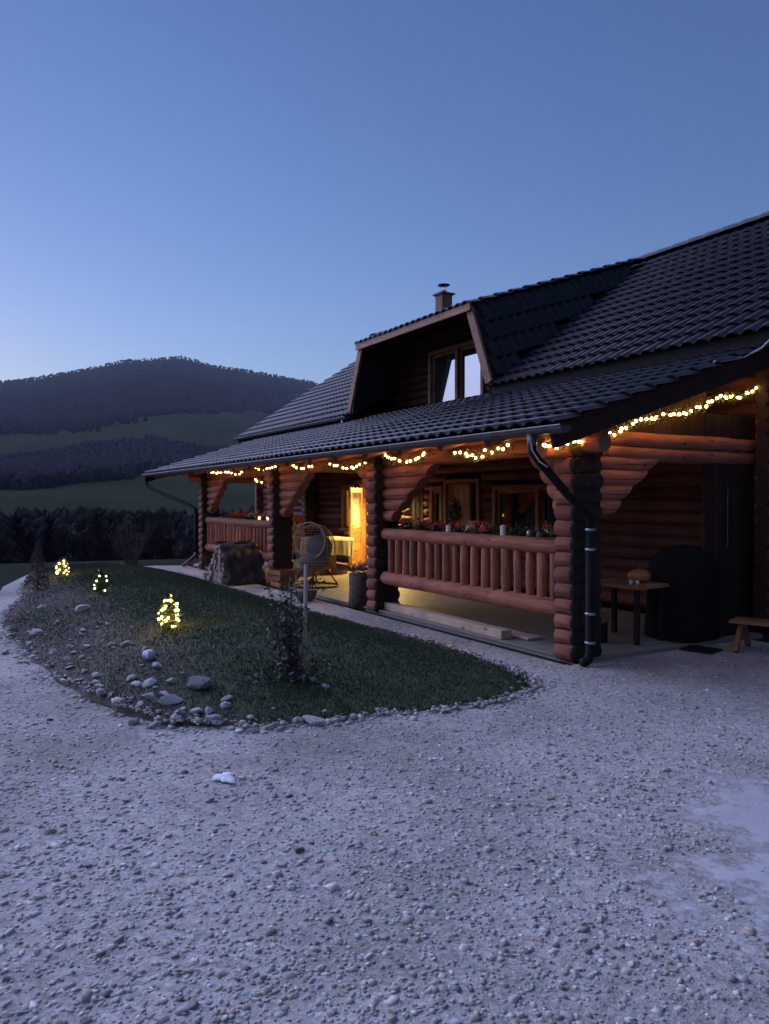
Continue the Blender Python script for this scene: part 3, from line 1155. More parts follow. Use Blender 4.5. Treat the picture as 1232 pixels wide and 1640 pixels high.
# --- arch brackets: stepped corbel logs with slanted ends
def corbel(x, sign, lens, axis='x'):
    for i, (L, z) in enumerate(lens):
        nx_ = lens[i + 1][0] if i + 1 < len(lens) else L - .12
        me = log_mesh(L, .088, 12, int(abs(x) * 10) + i * 7 + (50 if sign > 0 else 0), s1=(L - nx_) / .165, cham=.06, rings=3)
        if axis == 'x':
            place('corbel_log', me, HOUSE, (x, BY - .005, z), (0, 0, 0 if sign > 0 else R(180)))
        else:
            place('corbel_log', me, HOUSE, (.055, x, z), (0, 0, R(90) if sign > 0 else R(-90)))


LONG = [(1.30, 1.99), (1.08, 1.835), (.84, 1.68), (.62, 1.525), (.40, 1.37)]
SHORT = [(.60, 1.99), (.46, 1.835), (.36, 1.68), (.27, 1.525), (.21, 1.37)]
for i, X_ in enumerate(POSTS):
    if i < 3:
        corbel(X_ + .06, -1, SHORT)
    if i > 0:
        corbel(X_ + .06, 1, LONG)
corbel(.2, 1, [(.98, 1.99), (.80, 1.835), (.58, 1.68), (.42, 1.525)], 'y')


# --- railings
def railing(x0, x1, n):
    L = x1 - x0
    top = place('railing', log_mesh(L, .083, 12, int(abs(x0) * 9), cham=.1, jit=.05), HOUSE, (x0, .06, 1.115))
    place('bottom_rail', log_mesh(L, .095, 12, int(abs(x0) * 9) + 3, cham=.1, jit=.05), top, (0, 0, -.625))
    vs_ = [log_mesh(.50, .047 + .004 * k, 8, 300 + k, cham=.1, rings=3, jit=.07) for k in range(4)]
    for i in range(n):
        o = place('baluster', vs_[rng.randrange(4)], top, (L * (i + .75) / (n + .5), rng.uniform(-.012, .012), -.565), (R(rng.uniform(0, 360)), R(-90), 0))
    return top


railing(-3.66, -.06, 18)
railing(-11.9, -7.9, 20)
# the far end of the porch and the right end carry rails too
o = place('railing', log_mesh(2.4, .083, 12, 991, cham=.1), HOUSE, (-12.04, .3, 1.115), (0, 0, R(90)))
place('bottom_rail', log_mesh(2.4, .095, 12, 992, cham=.1), o, (0, 0, -.625))
bm_ = log_mesh(.50, .05, 8, 300, cham=.1, rings=3)
for i in range(12):
    place('baluster', bm_, o, (.1 + i * .19, 0, -.565), (0, R(-90), 0))

# --- roof tiles
TW, TL = .205, .35


def tile_mesh():
    nx = 8
    b = MB()
    prof = []
    for i in range(nx + 1):
        t = i / nx
        # one shallow wave, the crest rounder than the pan
        z = .044 * (.5 - .5 * math.cos(2 * math.pi * t)) ** .8
        prof.append((t * (TW + .012), z))
    L = TL + .05
    v = []
    for x, z in prof:
        v += [(x, 0, z + .020), (x, 0, z + .002), (x, L, z + .000), (x, .02, z + .023)]
    f = []
    for i in range(nx):
        a, c = i * 4, (i + 1) * 4
        f += [(a + 1, c + 1, c, a), (a, c, c + 3, a + 3), (a + 3, c + 3, c + 2, a + 2)]
    b.add(v, f)
    me = b.mesh('roof_tile', M['tile'])
    me.polygons.foreach_set('use_smooth', [i % 3 == 2 for i in range(len(f))])
    return me


TILE = tile_mesh()
TV = np.array([tuple(v.co) for v in TILE.vertices])
TF = np.array([tuple(p.vertices) for p in TILE.polygons])
CAMN = np.array(CAM)


def tiled(parent, origin, u, w, nu, nw, keep=None, most=300, seed=0):
    """rows of tiles: u along the eave (tile width), w up the slope; the nearest are parts of their own, the rest one part"""
    rs = random.Random(seed)
    u, w = Vector(u).normalized(), Vector(w).normalized()
    nrm = u.cross(w).normalized()
    cells = []
    for j in range(nw):
        for i in range(nu):
            p = Vector(origin) + u * (i * TW) + w * (j * TL)
            c = p + u * TW / 2 + w * TL / 2
            if keep is None or keep(c, i, j):
                cells.append(((c - CAM).length, i, j, p))
    cells.sort(key=lambda q: q[0])
    rest = []
    for k, (d, i, j, p) in enumerate(cells):
        up = (w - nrm * .060 + nrm * rs.uniform(-.006, .006)).normalized()
        uu = (u + w * rs.uniform(-.006, .006)).normalized()
        nn = uu.cross(up).normalized()
        up = nn.cross(uu)
        q = p + nrm * .028
        m = Matrix(((uu.x, up.x, nn.x, q.x), (uu.y, up.y, nn.y, q.y), (uu.z, up.z, nn.z, q.z), (0, 0, 0, 1)))
        if k < most:
            place('roof_tile', TILE, parent, mat4=m)
        else:
            rest.append(np.array(m))
    if rest:
        A = np.array(rest)
        V = np.einsum('nij,kj->nki', A[:, :3, :3], TV) + A[:, None, :3, 3]
        F = TF[None] + (np.arange(len(A)) * len(TV))[:, None, None]
        o = place('roof_tiles', np_mesh('roof_tiles', V.reshape(-1, 3), F.reshape(-1, 4), M['tile'], smooth=False), parent)
        o['kind'] = 'stuff'


# porch roof
PS = .318
PE = (-.62, 2.27)             # eave y, z


def porch_z(y):
    return PE[1] + PS * (y - PE[0])


def slab_poly(name, pts, th, mat, parent=None):
    """a flat panel with thickness from a planar outline (3D points)"""
    P = [Vector(p) for p in pts]
    n = (P[1] - P[0]).cross(P[2] - P[0]).normalized()
    if n.z < 0:
        n = -n
    k = len(P)
    v = P + [p - n * th for p in P]
    f = [tuple(range(k)), tuple(range(2 * k - 1, k - 1, -1))] + [(i, k + i, k + (i + 1) % k, (i + 1) % k) for i in range(k)]
    b = MB().add(v, f)
    o = b.build(name, mat, parent or HOUSE)
    bm = bmesh.new()
    bm.from_mesh(o.data)
    bmesh.ops.recalc_face_normals(bm, faces=bm.faces)
    bm.to_mesh(o.data)
    bm.free()
    return o


PX0, PX1 = -15.0, .48
pr_ = slab_poly('porch_roof', [(PX0, PE[0], PE[1]), (PX1, PE[0], PE[1]), (PX1, 3.05, porch_z(3.05)), (PX0, 3.05, porch_z(3.05))], .03, M['underlay'])
wv = Vector((0, 1, PS)).normalized()
tiled(pr_, (PX0 - .02, PE[0] - .05, PE[1] - .05 * PS), (1, 0, 0), wv, 76, 11, None, 300, 1)
# rafters
for i in range(18):
    x = -14.7 + i * .88
    y0, y1 = -.50, 2.95
    a = math.atan(PS)
    place('rafter', log_mesh((y1 - y0) / math.cos(a), .065, 10, 600 + i, cham=.15), HOUSE, (x, y0, porch_z(y0) - .105), (0, -a, R(90)))
# verge boards and gable infill of the porch ends
for x, nm in ((PX1 + .02, 1), (PX0 + .015, 2)):
    b = MB().bar((x, PE[0] - .02, PE[1] - .10), (x, 3.0, porch_z(3.0) - .10), .035, .22)
    hpart('verge_board', b, M['plank_dark'])
for X_ in (.06, -12.04):
    for k in range(6 if X_ > 0 else 9):
        y0 = .32 + k * .29
        za, zb = 2.30, porch_z(y0 + .14) - .06
        if zb - za > .05:
            MB().box((X_ + .002 * (k % 2), y0 + .14, (za + zb) / 2), (.05, .283, zb - za)).build('gable_board', M['plank_dark'], HOUSE)


def gutter(x0, x1, y, z, r=.065):
    b = MB()
    n = 8
    v, f = [], []
    for x in (x0, x1):
        for rr in (r, r - .006):
            for k in range(n + 1):
                t = math.pi + math.pi * k / n
                v.append((x, y + rr * math.cos(t), z + rr * math.sin(t)))
    m = n + 1
    for k in range(n):
        f += [(k, k + 1, 2 * m + k + 1, 2 * m + k), (m + k, 3 * m + k, 3 * m + k + 1, m + k + 1)]
    f += [(0, 2 * m, 3 * m, m), (n, m + n, 3 * m + n, 2 * m + n)]
    b.add(v, f)
    b.add([v[k] for k in range(m)], [tuple(range(m))]).add([v[2 * m + k] for k in range(m)], [tuple(range(m))])
    b.tube([(x0, y - r, z), (x1, y - r, z)], .011, 6)
    return b


g = hpart('gutter', gutter(PX0 - .05, .74, PE[0] - .075, PE[1] - .02), M['gutter'])
for i in range(16):
    x = PX0 + .3 + i
    MB().bar((x, PE[0] - .145, PE[1] - .02), (x, PE[0] + .03, PE[1] + .0), .025, .006).build('gutter_bracket', M['gutter'], g)
# downpipe at the near corner: funnel, swan neck, straight pipe with clips
b = MB().tube([(.30, PE[0] - .075, PE[1] - .07), (.30, PE[0] - .075, PE[1] - .20)], [.055, .036], 12)
dp = hpart('downpipe', b, M['gutter'], True)
MB().tube([(.30, -.695, 2.09), (.30, -.69, 2.04), (.31, -.63, 1.97), (.335, -.30, 1.66), (.36, -.08, 1.49), (.37, -.02, 1.40), (.37, -.02, 1.30)], .042, 12).build('swan_neck', M['pipe'], dp, True)
MB().tube([(.37, -.02, 1.33), (.37, -.02, .12), (.37, -.05, .05), (.37, -.12, .03)], .045, 12).build('straight_pipe', M['pipe'], dp, True)
for z in (1.31, 1.12, .50, .22):
    MB().tube([(.37, -.02, z - .012), (.37, -.02, z + .012)], .052, 12).build('pipe_clip', M['clip'], dp, True)
MB().tube([(.315, -.74, 2.2), (.33, -.72, 2.05), (.36, -.66, 1.95), (.40, -.60, 1.9)], .006, 6).build('earth_wire', M['cable'], dp)
# far downpipe
b = MB().tube([(-14.75, PE[0] - .075, PE[1] - .07), (-14.75, PE[0] - .075, PE[1] - .22)], [.055, .036], 12)
dp = hpart('downpipe', b, M['pipe'], True)
MB().tube([(-14.75, -.695, 2.07), (-14.72, -.69, 1.98), (-14.5, -.62, 1.88), (-12.5, -.12, 1.42), (-12.36, -.10, 1.36), (-12.33, -.10, 1.25)], .042, 12).build('swan_neck', M['pipe'], dp, True)
MB().tube([(-12.33, -.10, 1.28), (-12.33, -.10, .32)], .045, 12).build('straight_pipe', M['pipe'], dp, True)
MB().tube([(-12.33, -.10, .34), (-12.32, -.13, .25), (-12.2, -.40, .08), (-12.18, -.46, .05)], .045, 12).build('outlet_elbow', M['gutter'], dp, True)

# main roof
ME = (2.5, 3.47)
MS = .654
RY, RZ = 7.0, ME[1] + MS * 4.5
MX0, MX1 = -16.6, 1.05


def main_z(y):
    return ME[1] + MS * (y - ME[0])


# dormer: front edge, straight roof back to the ridge, leaning sides
DXL, DXR, DZ = -8.80, -4.92, 4.93
DLT = .34                           # lean of the sides


def side_x(y, right=True):
    t = (y - ME[0]) / (RY - ME[0])
    topz = DZ + (RZ - DZ) * t
    drop = topz - main_z(y)
    return (DXR - .42 * t + DLT * drop) if right else (DXL + .2 * t - DLT * drop)


mr_ = slab_poly('main_roof', [(MX0, ME[0], ME[1]), (side_x(2.5, False), ME[0], ME[1]), (DXL + .2, RY, RZ), (MX0, RY, RZ)], .04, M['underlay'])
mr2 = slab_poly('main_roof', [(side_x(2.5), ME[0], ME[1]), (MX1, ME[0], ME[1]), (MX1, RY, RZ), (DXR - .42, RY, RZ)], .04, M['underlay'])
mr3 = slab_poly('main_roof', [(MX0, 11.5, ME[1]), (MX1, 11.5, ME[1]), (MX1, RY, RZ - .01), (MX0, RY, RZ - .01)], .04, M['tile'])
mw = Vector((0, 1, MS)).normalized()
tiled(mr2, (MX1 - TW * 33, ME[0] - .05, ME[1] - .05 * MS), (1, 0, 0), mw, 33, 15, lambda c, i, j: c.x > side_x(c.y) - .05, 300, 2)
tiled(mr_, (MX0 - .02, ME[0] - .05, ME[1] - .05 * MS), (1, 0, 0), mw, 41, 15, lambda c, i, j: c.x < side_x(c.y, False) + .05, 150, 3)
# ridge tiles
rt = MB()
n = 7
v = []
for x, q in ((0, 1.0), (.05, 1.08), (.42, .9)):
    for k in range(n):
        t = math.pi * k / (n - 1)
        v.append((x, .125 * q * math.cos(t), .105 * q * math.sin(t)))
rt.add(v, [(a * n + k, a * n + k + 1, (a + 1) * n + k + 1, (a + 1) * n + k) for a in range(2) for k in range(n - 1)])
rt_me = rt.mesh('ridge_tile', M['tile'], True)
x = MX0
while x < MX1 - .2:
    place('ridge_tile', rt_me, mr2 if x > -5.3 else mr_, (x, RY, RZ + .045))
    x += .37
# dormer roof and sides
d_roof = slab_poly('dormer_roof', [(DXL - .06, 2.42, DZ - .02), (DXR + .06, 2.42, DZ - .02), (DXR - .40, RY, RZ + .03), (DXL + .18, RY, RZ + .03)], .05, M['underlay'])
dw = Vector((0, RY - 2.42, RZ + .05 - DZ)).normalized()
tiled(d_roof, (DXL - .12, 2.36, DZ - .03), (1, 0, 0), dw, 20, 13, lambda c, i, j: True, 60, 4)
for right in (True, False):
    s_ = 1 if right else -1
    top_f = (DXR + .02 if right else DXL - .02, 2.5, DZ - .01)
    top_b = (DXR - .42 if right else DXL + .2, RY, RZ)
    bot_f = (side_x(2.5, right), 2.5, ME[1])
    d_s = slab_poly('dormer_side_roof', [top_f, bot_f, top_b], .04, M['underlay'])
    fw = Vector((0, 1, .32)).normalized()
    dn = (Vector(top_f) - Vector(bot_f)).normalized()
    nrm_ = Vector(bot_f) - Vector(top_f)
    # tile courses run along the side, rising towards the dormer eave
    u_ = fw if right else -fw
    o0 = Vector(bot_f) - fw * .4 - dn * .6 if right else Vector(bot_f) + fw * 5.2 - dn * 2.2

    def keep(c, i, j, right=right):
        t = (c.y - ME[0]) / (RY - ME[0])
        if not 0.05 < t < .98:
            return False
        topz = DZ + (RZ - DZ) * t
        return main_z(c.y) - .02 < c.z < topz - .04
    tiled(d_s, o0, u_, dn, 34, 12, keep, 80, 5 + right)
    # rake board along the leaning front edge
    xb, xt = side_x(2.5, right), (DXR if right else DXL)
    b = MB().bar((xt + s_ * .0, 2.46, DZ - .06), (xb + s_ * .06, 2.46, ME[1] + .06), .16, .05, up=(0, 1, 0))
    hpart('rake_board', b, M['trim'])
# eave board of the dormer, soffit, recessed wall
hpart('dormer_eave_board', MB().box(((DXL + DXR) / 2, 2.40, DZ - .05), (DXR - DXL + .22, .04, .13)), M['trim'])
DW = 3.62
for c in range(11):
    z = 3.38 + c * PITCH
    t = (DW - 2.5) / 4.5
    xl = side_x(DW, False) + DLT * (z - main_z(DW)) + .02
    xr = side_x(DW, True) - DLT * (z - main_z(DW)) - .02
    for a, bb in ((xl, -7.84), (-5.92, xr)) if 3.45 < z < 4.74 else ((xl, xr),):
        if bb > a + .1:
            o = place('dormer_log', log_mesh(bb - a, RL, 10, 1200 + c, cham=.12), HOUSE, (a, DW + .05, z))
            o.data.materials[0] = M['log_shaded']  # shade of the recess painted into the log colour
window('dormer_window', -7.74, -6.02, 3.53, 4.62, DW - .02, mull=(-6.80,), pane_mat='glass_coated', sash=.06, trim='trim')
hpart('dormer_floor', MB().box((-6.9, 3.3, 3.40), (5.2, .95, .05)), M['plank_dark'])
# main eave: fascia, gutter, soffit
for x0, x1 in ((MX0, side_x(2.5, False) - .05), (side_x(2.5) + .05, MX1)):
    hpart('fascia', MB().box(((x0 + x1) / 2, ME[0] + .03, ME[1] - .135), (x1 - x0, .03, .20)), M['pipe'])  # tall near-black board stands in for the shadow band under the eave
    hpart('soffit', MB().box(((x0 + x1) / 2, ME[0] + .27, ME[1] - .14), (x1 - x0 - .04, .44, .025)), M['plank_dark'])
hpart('gutter', gutter(MX0 - .03, side_x(2.5, False) - .1, ME[0] - .07, ME[1] - .03), M['gutter'])
hpart('downpipe', MB().tube([(-9.62, 2.43, 3.40), (-9.62, 2.43, 3.17)], .03, 8), M['clip'], True)
for x in (MX0 + .01, MX1 + .02):
    hpart('verge_board', MB().bar((x, ME[0] - .02, ME[1] - .11), (x, RY, RZ - .11), .035, .2), M['plank_dark'])
# chimney on the ridge
ch = hpart('chimney', MB().box((-12.25, 7.0, 6.75), (.34, .34, 1.25)), M['brick'])
MB().box((-12.25, 7.0, 7.395), (.46, .46, .045)).build('chimney_slab', M['brick'], ch)
MB().tube([(-12.25, 7, 7.40), (-12.25, 7, 7.50)], .085, 12).build('flue', M['clip'], ch, True)
b = MB()
for a in range(3):
    b.bar((-12.25 + .08 * math.cos(a * 2.09), 7 + .08 * math.sin(a * 2.09), 7.45), (-12.25 + .10 * math.cos(a * 2.09), 7 + .10 * math.sin(a * 2.09), 7.66), .015, .015)
b.build('cowl_strut', M['clip'], ch)
MB().tube([(-12.25, 7, 7.65), (-12.25, 7, 7.67), (-12.25, 7, 7.70)], [.17, .17, .06], 14).build('cowl', M['iron'], ch, True)
# conduit on the rear pillar
hpart('conduit', MB().tube([(.13, 2.38, 1.05), (.13, 2.38, 1.75)], .007, 6), M['gutter'])
# loose white cable from the eave down to the porch roof
cb = MB().tube([(.50, 1.62, 3.05), (.52, 1.80, 3.075), (.55, 2.05, 3.13), (.60, 2.28, 3.24), (.68, 2.42, 3.40), (.80, 2.45, 3.47)], .010, 6)
tag(cb.build('cable', M['cable']), 'thin white cable looping from the main eave to the porch roof', 'cable')

# ------------------------------------------------------------------ fairy lights
BULB_W = MB().sphere((0, 0, 0), .011, 8, 6).mesh('bulb', M['white_bulb'], True)
BULB_S = MB().sphere((0, 0, 0), .011, 8, 6).mesh('bulb', M['tree_bulb'], True)
BULB = MB().sphere((0, 0, 0), .016, 8, 6).mesh('bulb', M['bulb'], True)
SWAGS = {
    'warm white fairy light swag above the railing at the far post': [(-11.27, 2.25), (-10.68, 2.18), (-10.13, 2.19), (-9.75, 2.19)],
    'short fairy light swag dipping beside the far bay arch': [(-9.65, 2.18), (-9.27, 2.11), (-8.97, 2.13), (-8.69, 2.22)],
    'fairy light swag over the post next to the firewood': [(-8.11, 2.22), (-7.72, 2.15), (-7.32, 2.17), (-6.97, 2.22)],
    'fairy light swag above the wicker egg chair': [(-6.53, 2.23), (-6.26, 2.15), (-6.01, 2.10), (-5.73, 2.15), (-5.47, 2.16)],
    'fairy light swag above the lit open door': [(-4.93, 2.17), (-4.65, 2.11), (-4.43, 2.07), (-4.15, 2.07), (-3.92, 2.10), (-3.74, 2.15)],
    'fairy light swag at the left end of the near railing bay': [(-3.25, 2.21), (-3.02, 2.14), (-2.85, 2.10), (-2.62, 2.10), (-2.40, 2.11), (-2.18, 2.20)],
    'fairy light swag at the right end of the near railing bay': [(-1.63, 2.15), (-1.47, 2.13), (-1.33, 2.09), (-1.17, 2.08), (-1.0, 2.13), (-.84, 2.14), (-.71, 2.16), (-.63, 2.18)],
}


def garland(label, pts, step, jit=.02):
    root = thing('fairy_lights', label, 'fairy lights', pts[0], 0, 'fairy lights along the porch')
    P = [Vector(p) - Vector(pts[0]) for p in pts]
    wire = []
    for a, c in zip(P[:-1], P[1:]):
        for t in np.linspace(0, 1, 6)[:-1]:
            wire.append(a.lerp(c, t) + Vector((rng.uniform(-1, 1), rng.uniform(-1, 1), rng.uniform(-1, 1))) * .008)
    wire.append(P[-1])
    MB().tube(wire, .006, 5).build('wire', M['wire'], root)
    # evergreen sprigs wound round the wire
    b = MB()
    lp = []
    for q in wire:
        for _ in range(14):
            lp.append(q + Vector((rng.gauss(0, .028), rng.gauss(0, .028), rng.gauss(0, .035))))
    leaf_cloud(b, lp, .035)
    b.build('evergreen_sprigs', M['garland'], root)['kind'] = 'stuff'
    # bulbs at an uneven spacing
    seg = [(c - a).length for a, c in zip(P[:-1], P[1:])]
    tot = sum(seg)
    s_ = rng.uniform(0, step * .4)
    while s_ < tot:
        d, i = s_, 0
        while i < len(seg) - 1 and d > seg[i]:
            d -= seg[i]
            i += 1
        p = P[i].lerp(P[i + 1], min(1, d / seg[i])) + Vector((rng.uniform(-jit, jit), rng.uniform(-jit, jit) - .02, rng.uniform(-jit, jit)))
        place('bulb', BULB, root, p)
        s_ += step * rng.uniform(.6, 1.5)
    return root


for lb, pts in SWAGS.items():
    far = -pts[0][0]
    garland(lb, [(x, -.18, z) for x, z in pts], .075 + .009 * far)
garland('two fairy light bulbs hanging low on the arch of the far bay', [(-8.25, -.14, 1.97), (-8.08, -.14, 1.93), (-7.93, -.14, 1.91)], .13)
SIDE = [(-.51, 2.14), (-.32, 2.11), (-.1, 2.14), (.11, 2.16), (.34, 2.25), (.53, 2.29), (.68, 2.36), (.9, 2.42), (1.07, 2.46), (1.36, 2.53), (1.58, 2.54), (1.77, 2.63), (1.92, 2.66), (2.12, 2.73), (2.3, 2.76), (2.58, 2.80), (2.76, 2.88)]
garland('long fairy light string rising along the porch gable end', [(.24, y, z) for y, z in SIDE], .068, .025)


# ------------------------------------------------------------------ small evergreens with lights on the mound
def light_tree(x, y, h, w, nb, label, dim=1.0, seed=0):
    z = float(lawn_h(x, y)) - .005
    root = thing('lit_evergreen', label, 'small evergreen', (x, y, z), 0, 'small lit evergreens on the lawn')
    MB().tube([(0, 0, 0), (0, 0, h * .5)], [.012, .006], 6).build('trunk', M['bark'], root)
    b = MB()
    pts = []
    for _ in range(1500):
        t = rng.random() ** .8
        rr = w * (math.sin(math.pi * min(1, (.12 + t * .9))) ** .7) * (1 - .35 * t) * (rng.random() ** .4)
        a = rng.uniform(0, 6.28)
        pts.append((rr * math.cos(a), rr * math.sin(a), .02 + t * h))
    leaf_cloud(b, pts, .042)
    b.build('foliage', M['lit_needle'], root)['kind'] = 'stuff'
    for i in range(nb):
        t = (i + .5) / nb
        a = i * 2.399 + seed + rng.uniform(-.6, .6)
        rr = w * (math.sin(math.pi * min(1, .15 + t * .85)) ** .7) * (1 - .3 * t) * 1.03
        place('bulb', BULB_W if seed == 1 else BULB_S, root, (rr * math.cos(a) * rng.uniform(.75, 1.08), rr * math.sin(a) * rng.uniform(.75, 1.08), .05 + t * (h - .05) + rng.uniform(-.025, .025)))
    return root


light_tree(-2.01, -3.44, .34, .12, 34, 'nearest of three small evergreens wrapped in fairy lights, above the rocky bank', 1, 0)
light_tree(-5.55, -3.47, .33, .11, 13, 'middle small evergreen with dark gaps between its fairy lights', 1, 1)
light_tree(-8.44, -3.58, .31, .13, 30, 'farthest small evergreen wrapped in fairy lights beside the bare conical shrub', 1, 2)

# conical shrub, left end of the lawn
sx, sy = -7.75, -4.05
root = thing('conical_shrub', 'tall greyish conical shrub at the left end of the lawn', 'shrub', (sx, sy, float(lawn_h(sx, sy))))
MB().tube([(0, 0, -.02), (0, 0, .5)], [.02, .008], 6).build('stem', M['bark'], root)
b = MB()
leaf_cloud(b, [(lambda t, a, q: (.21 * (1 - t) ** .8 * q * math.cos(a), .21 * (1 - t) ** .8 * q * math.sin(a), .03 + t * .74))(rng.random() ** 1.2, rng.uniform(0, 6.28), rng.random() ** .4) for _ in range(1800)], .035)
b.build('foliage', M['shrubleaf'], root)['kind'] = 'stuff'


def bare_bush(x, y, z, h, spread, n, label, name='bare_bush'):
    root = thing(name, label, 'bush', (x, y, z))
    b = MB()
    for i in range(n):
        a = rng.uniform(0, 6.28)
        q = spread * rng.random() ** .6
        hh = h * rng.uniform(.6, 1.05)
        p = [Vector((q * .15 * math.cos(a), q * .15 * math.sin(a), 0))]
        for k in range(1, 5):
            t = k / 4
            p.append(Vector((q * (.15 + .85 * t) * math.cos(a) + rng.gauss(0, .03), q * (.15 + .85 * t) * math.sin(a) + rng.gauss(0, .03), hh * t)))
        b.tube(p, [.011, .008, .006, .004, .002], 5)
        for k in range(1, 4):
            for _ in range(3):
                d = Vector((rng.gauss(0, 1), rng.gauss(0, 1), rng.uniform(.3, 1.2))).normalized() * h * .22
                b.tube([p[k], p[k] + d * .5, p[k] + d], [.004, .003, .0015], 4)
    b.build('stems', M['redtwig'], root)['kind'] = 'stuff'
    return root


for i, (x, y, lb) in enumerate(((-14.2, -1.2, 'bare reddish bush beyond the lawn, left of the far downpipe'),)):
    zt = float(terrain_z(np.array([x]), np.array([y]))[0])
    bare_bush(x, y, zt, 1.25, .8 - .1 * i, 26, lb)

# ------------------------------------------------------------------ rose bush and stake
sx, sy = 0.0, -2.86
sz = float(lawn_h(sx, sy))
root = thing('wooden_stake', 'pale thin wooden stake standing in the lawn beside the rose bush', 'stake', (sx, sy, sz - .02))
o = place('stake', MB().tube([(0, 0, 0), (.25, .006, .006), (.95, .02, .012)], [.016, .018, .017], 8).mesh('stake', M['stake'], True), root, None, (0, R(-90), 0))
root = thing('rose_bush', 'dark sparse rose bush tied to the pale stake on the lawn', 'bush', (sx - .05, sy - .10, sz))
b = MB()
lv = []
for i in range(16):
    a = rng.uniform(0, 6.28)
    q = rng.uniform(.06, .26)
    h = rng.uniform(.32, .80)
    p = [Vector((.02 * math.cos(a), .02 * math.sin(a), 0))]
    for k in range(1, 6):
        t = k / 5
        p.append(Vector((q * t * math.cos(a) + rng.gauss(0, .012), q * t * math.sin(a) + rng.gauss(0, .012), h * t)))
    b.tube(p, [.007, .006, .005, .004, .003, .002], 5)
    for k in range(1, 6):
        for _ in range(7):
            lv.append(p[k] + Vector((rng.gauss(0, .035), rng.gauss(0, .035), rng.gauss(0, .03))))
b.build('stems', M['twig'], root)['kind'] = 'stuff'
b = MB()
leaf_cloud(b, lv, .055)
# low dense skirt of leaves
leaf_cloud(b, [(rng.gauss(.0, .15), rng.gauss(0, .15), abs(rng.gauss(.04, .06))) for _ in range(500)], .05)
b.build('leaves', M['roseleaf'], root)['kind'] = 'stuff'
b = MB()
for p in ((-.08, -.04, .46), (.0, -.03, .36), (-.03, .02, .52)):
    leaf_cloud(b, [Vector(p) + Vector((rng.gauss(0, .008), rng.gauss(0, .008), rng.gauss(0, .008))) for _ in range(4)], .03)
b.build('pale_leaves', M['cream'], root)['kind'] = 'stuff'

# ------------------------------------------------------------------ rocks
ROCKS = [(-5.68, -4.21, 0.116), (-4.51, -3.87, 0.187), (-4.15, -4.22, 0.089), (-3.81, -4.49, 0.17), (-4.69, -4.71, 0.078), (-4.13, -4.7, 0.074), (-3.03, -4.12, 0.08), (-2.93, -4.23, 0.067), (-3.19, -3.82, 0.066), (-1.9, -3.88, 0.123), (-2.33, -4.18, 0.106), (-2.27, -4.3, 0.083), (-2.54, -4.46, 0.106), (-2.37, -4.01, 0.06), (-1.71, -4.42, 0.087), (-1.41, -4.34, 0.075), (-2.08, -4.51, 0.05), (-1.12, -4.28, 0.1), (-0.78, -4.33, 0.077), (-0.62, -4.35, 0.092), (-0.73, -4.08, 0.105), (-0.55, -4.08, 0.094), (-0.48, -3.99, 0.127), (-0.37, -3.84, 0.11), (-0.8, -3.85, 0.108), (-0.97, -3.94, 0.064), (-0.19, -3.95, 0.082), (-0.21, -4.06, 0.089), (0.0, -3.95, 0.151), (0.17, -3.9, 0.062), (-0.1, -4.15, 0.079), (0.27, -3.84, 0.085), (0.31, -3.76, 0.092), (0.28, -3.62, 0.094), (0.46, -3.76, 0.105), (0.31, -4.0, 0.09), (0.12, -4.25, 0.091), (-1.11, -4.55, 0.053), (0.28, -4.14, 0.09), (-3.14, -4.84, 0.122), (-0.49, -3.72, 0.052), (-0.17, -3.7, 0.216), (0.71, -3.23, 0.076), (0.74, -3.36, 0.064), (0.74, -3.45, 0.085), (0.8, -3.14, 0.162), (0.76, -3.29, 0.053), (0.45, -3.31, 0.045), (0.05, -2.8, 0.074), (0.2, -2.77, 0.073), (0.66, -3.6, 0.053), (0.73, -3.55, 0.042), (0.83, -3.05, 0.065)]
SPECIAL = {
    1: 'long pale flat rock high on the bank below the middle lit evergreen',
    3: 'broad pale rock low on the left of the bank',
    0: 'grey flat rock at the far left of the bank below the farthest lit evergreen',
    9: 'flat pale rock on the bank straight below the nearest lit evergreen',
    28: 'wide pale rock in the middle of the rock cluster at the foot of the bank',
    39: 'flat rock half sunk in the gravel at the far left foot of the bank',
    41: 'largest blue-grey slab lying on the bank beside the rock cluster',
    45: 'long whitish rock at the lawn edge, rightmost of the edge row',
    42: 'round pale blue rock in the row at the lawn edge below the rose bush',
    48: 'small white flat stone just right of the wooden stake',
    49: 'small white flat stone farther right of the wooden stake',
    34: 'pale rock at the right front corner of the rock cluster, nearest the gravel',
    22: 'pale wedge-shaped rock uppermost in the rock cluster',
}


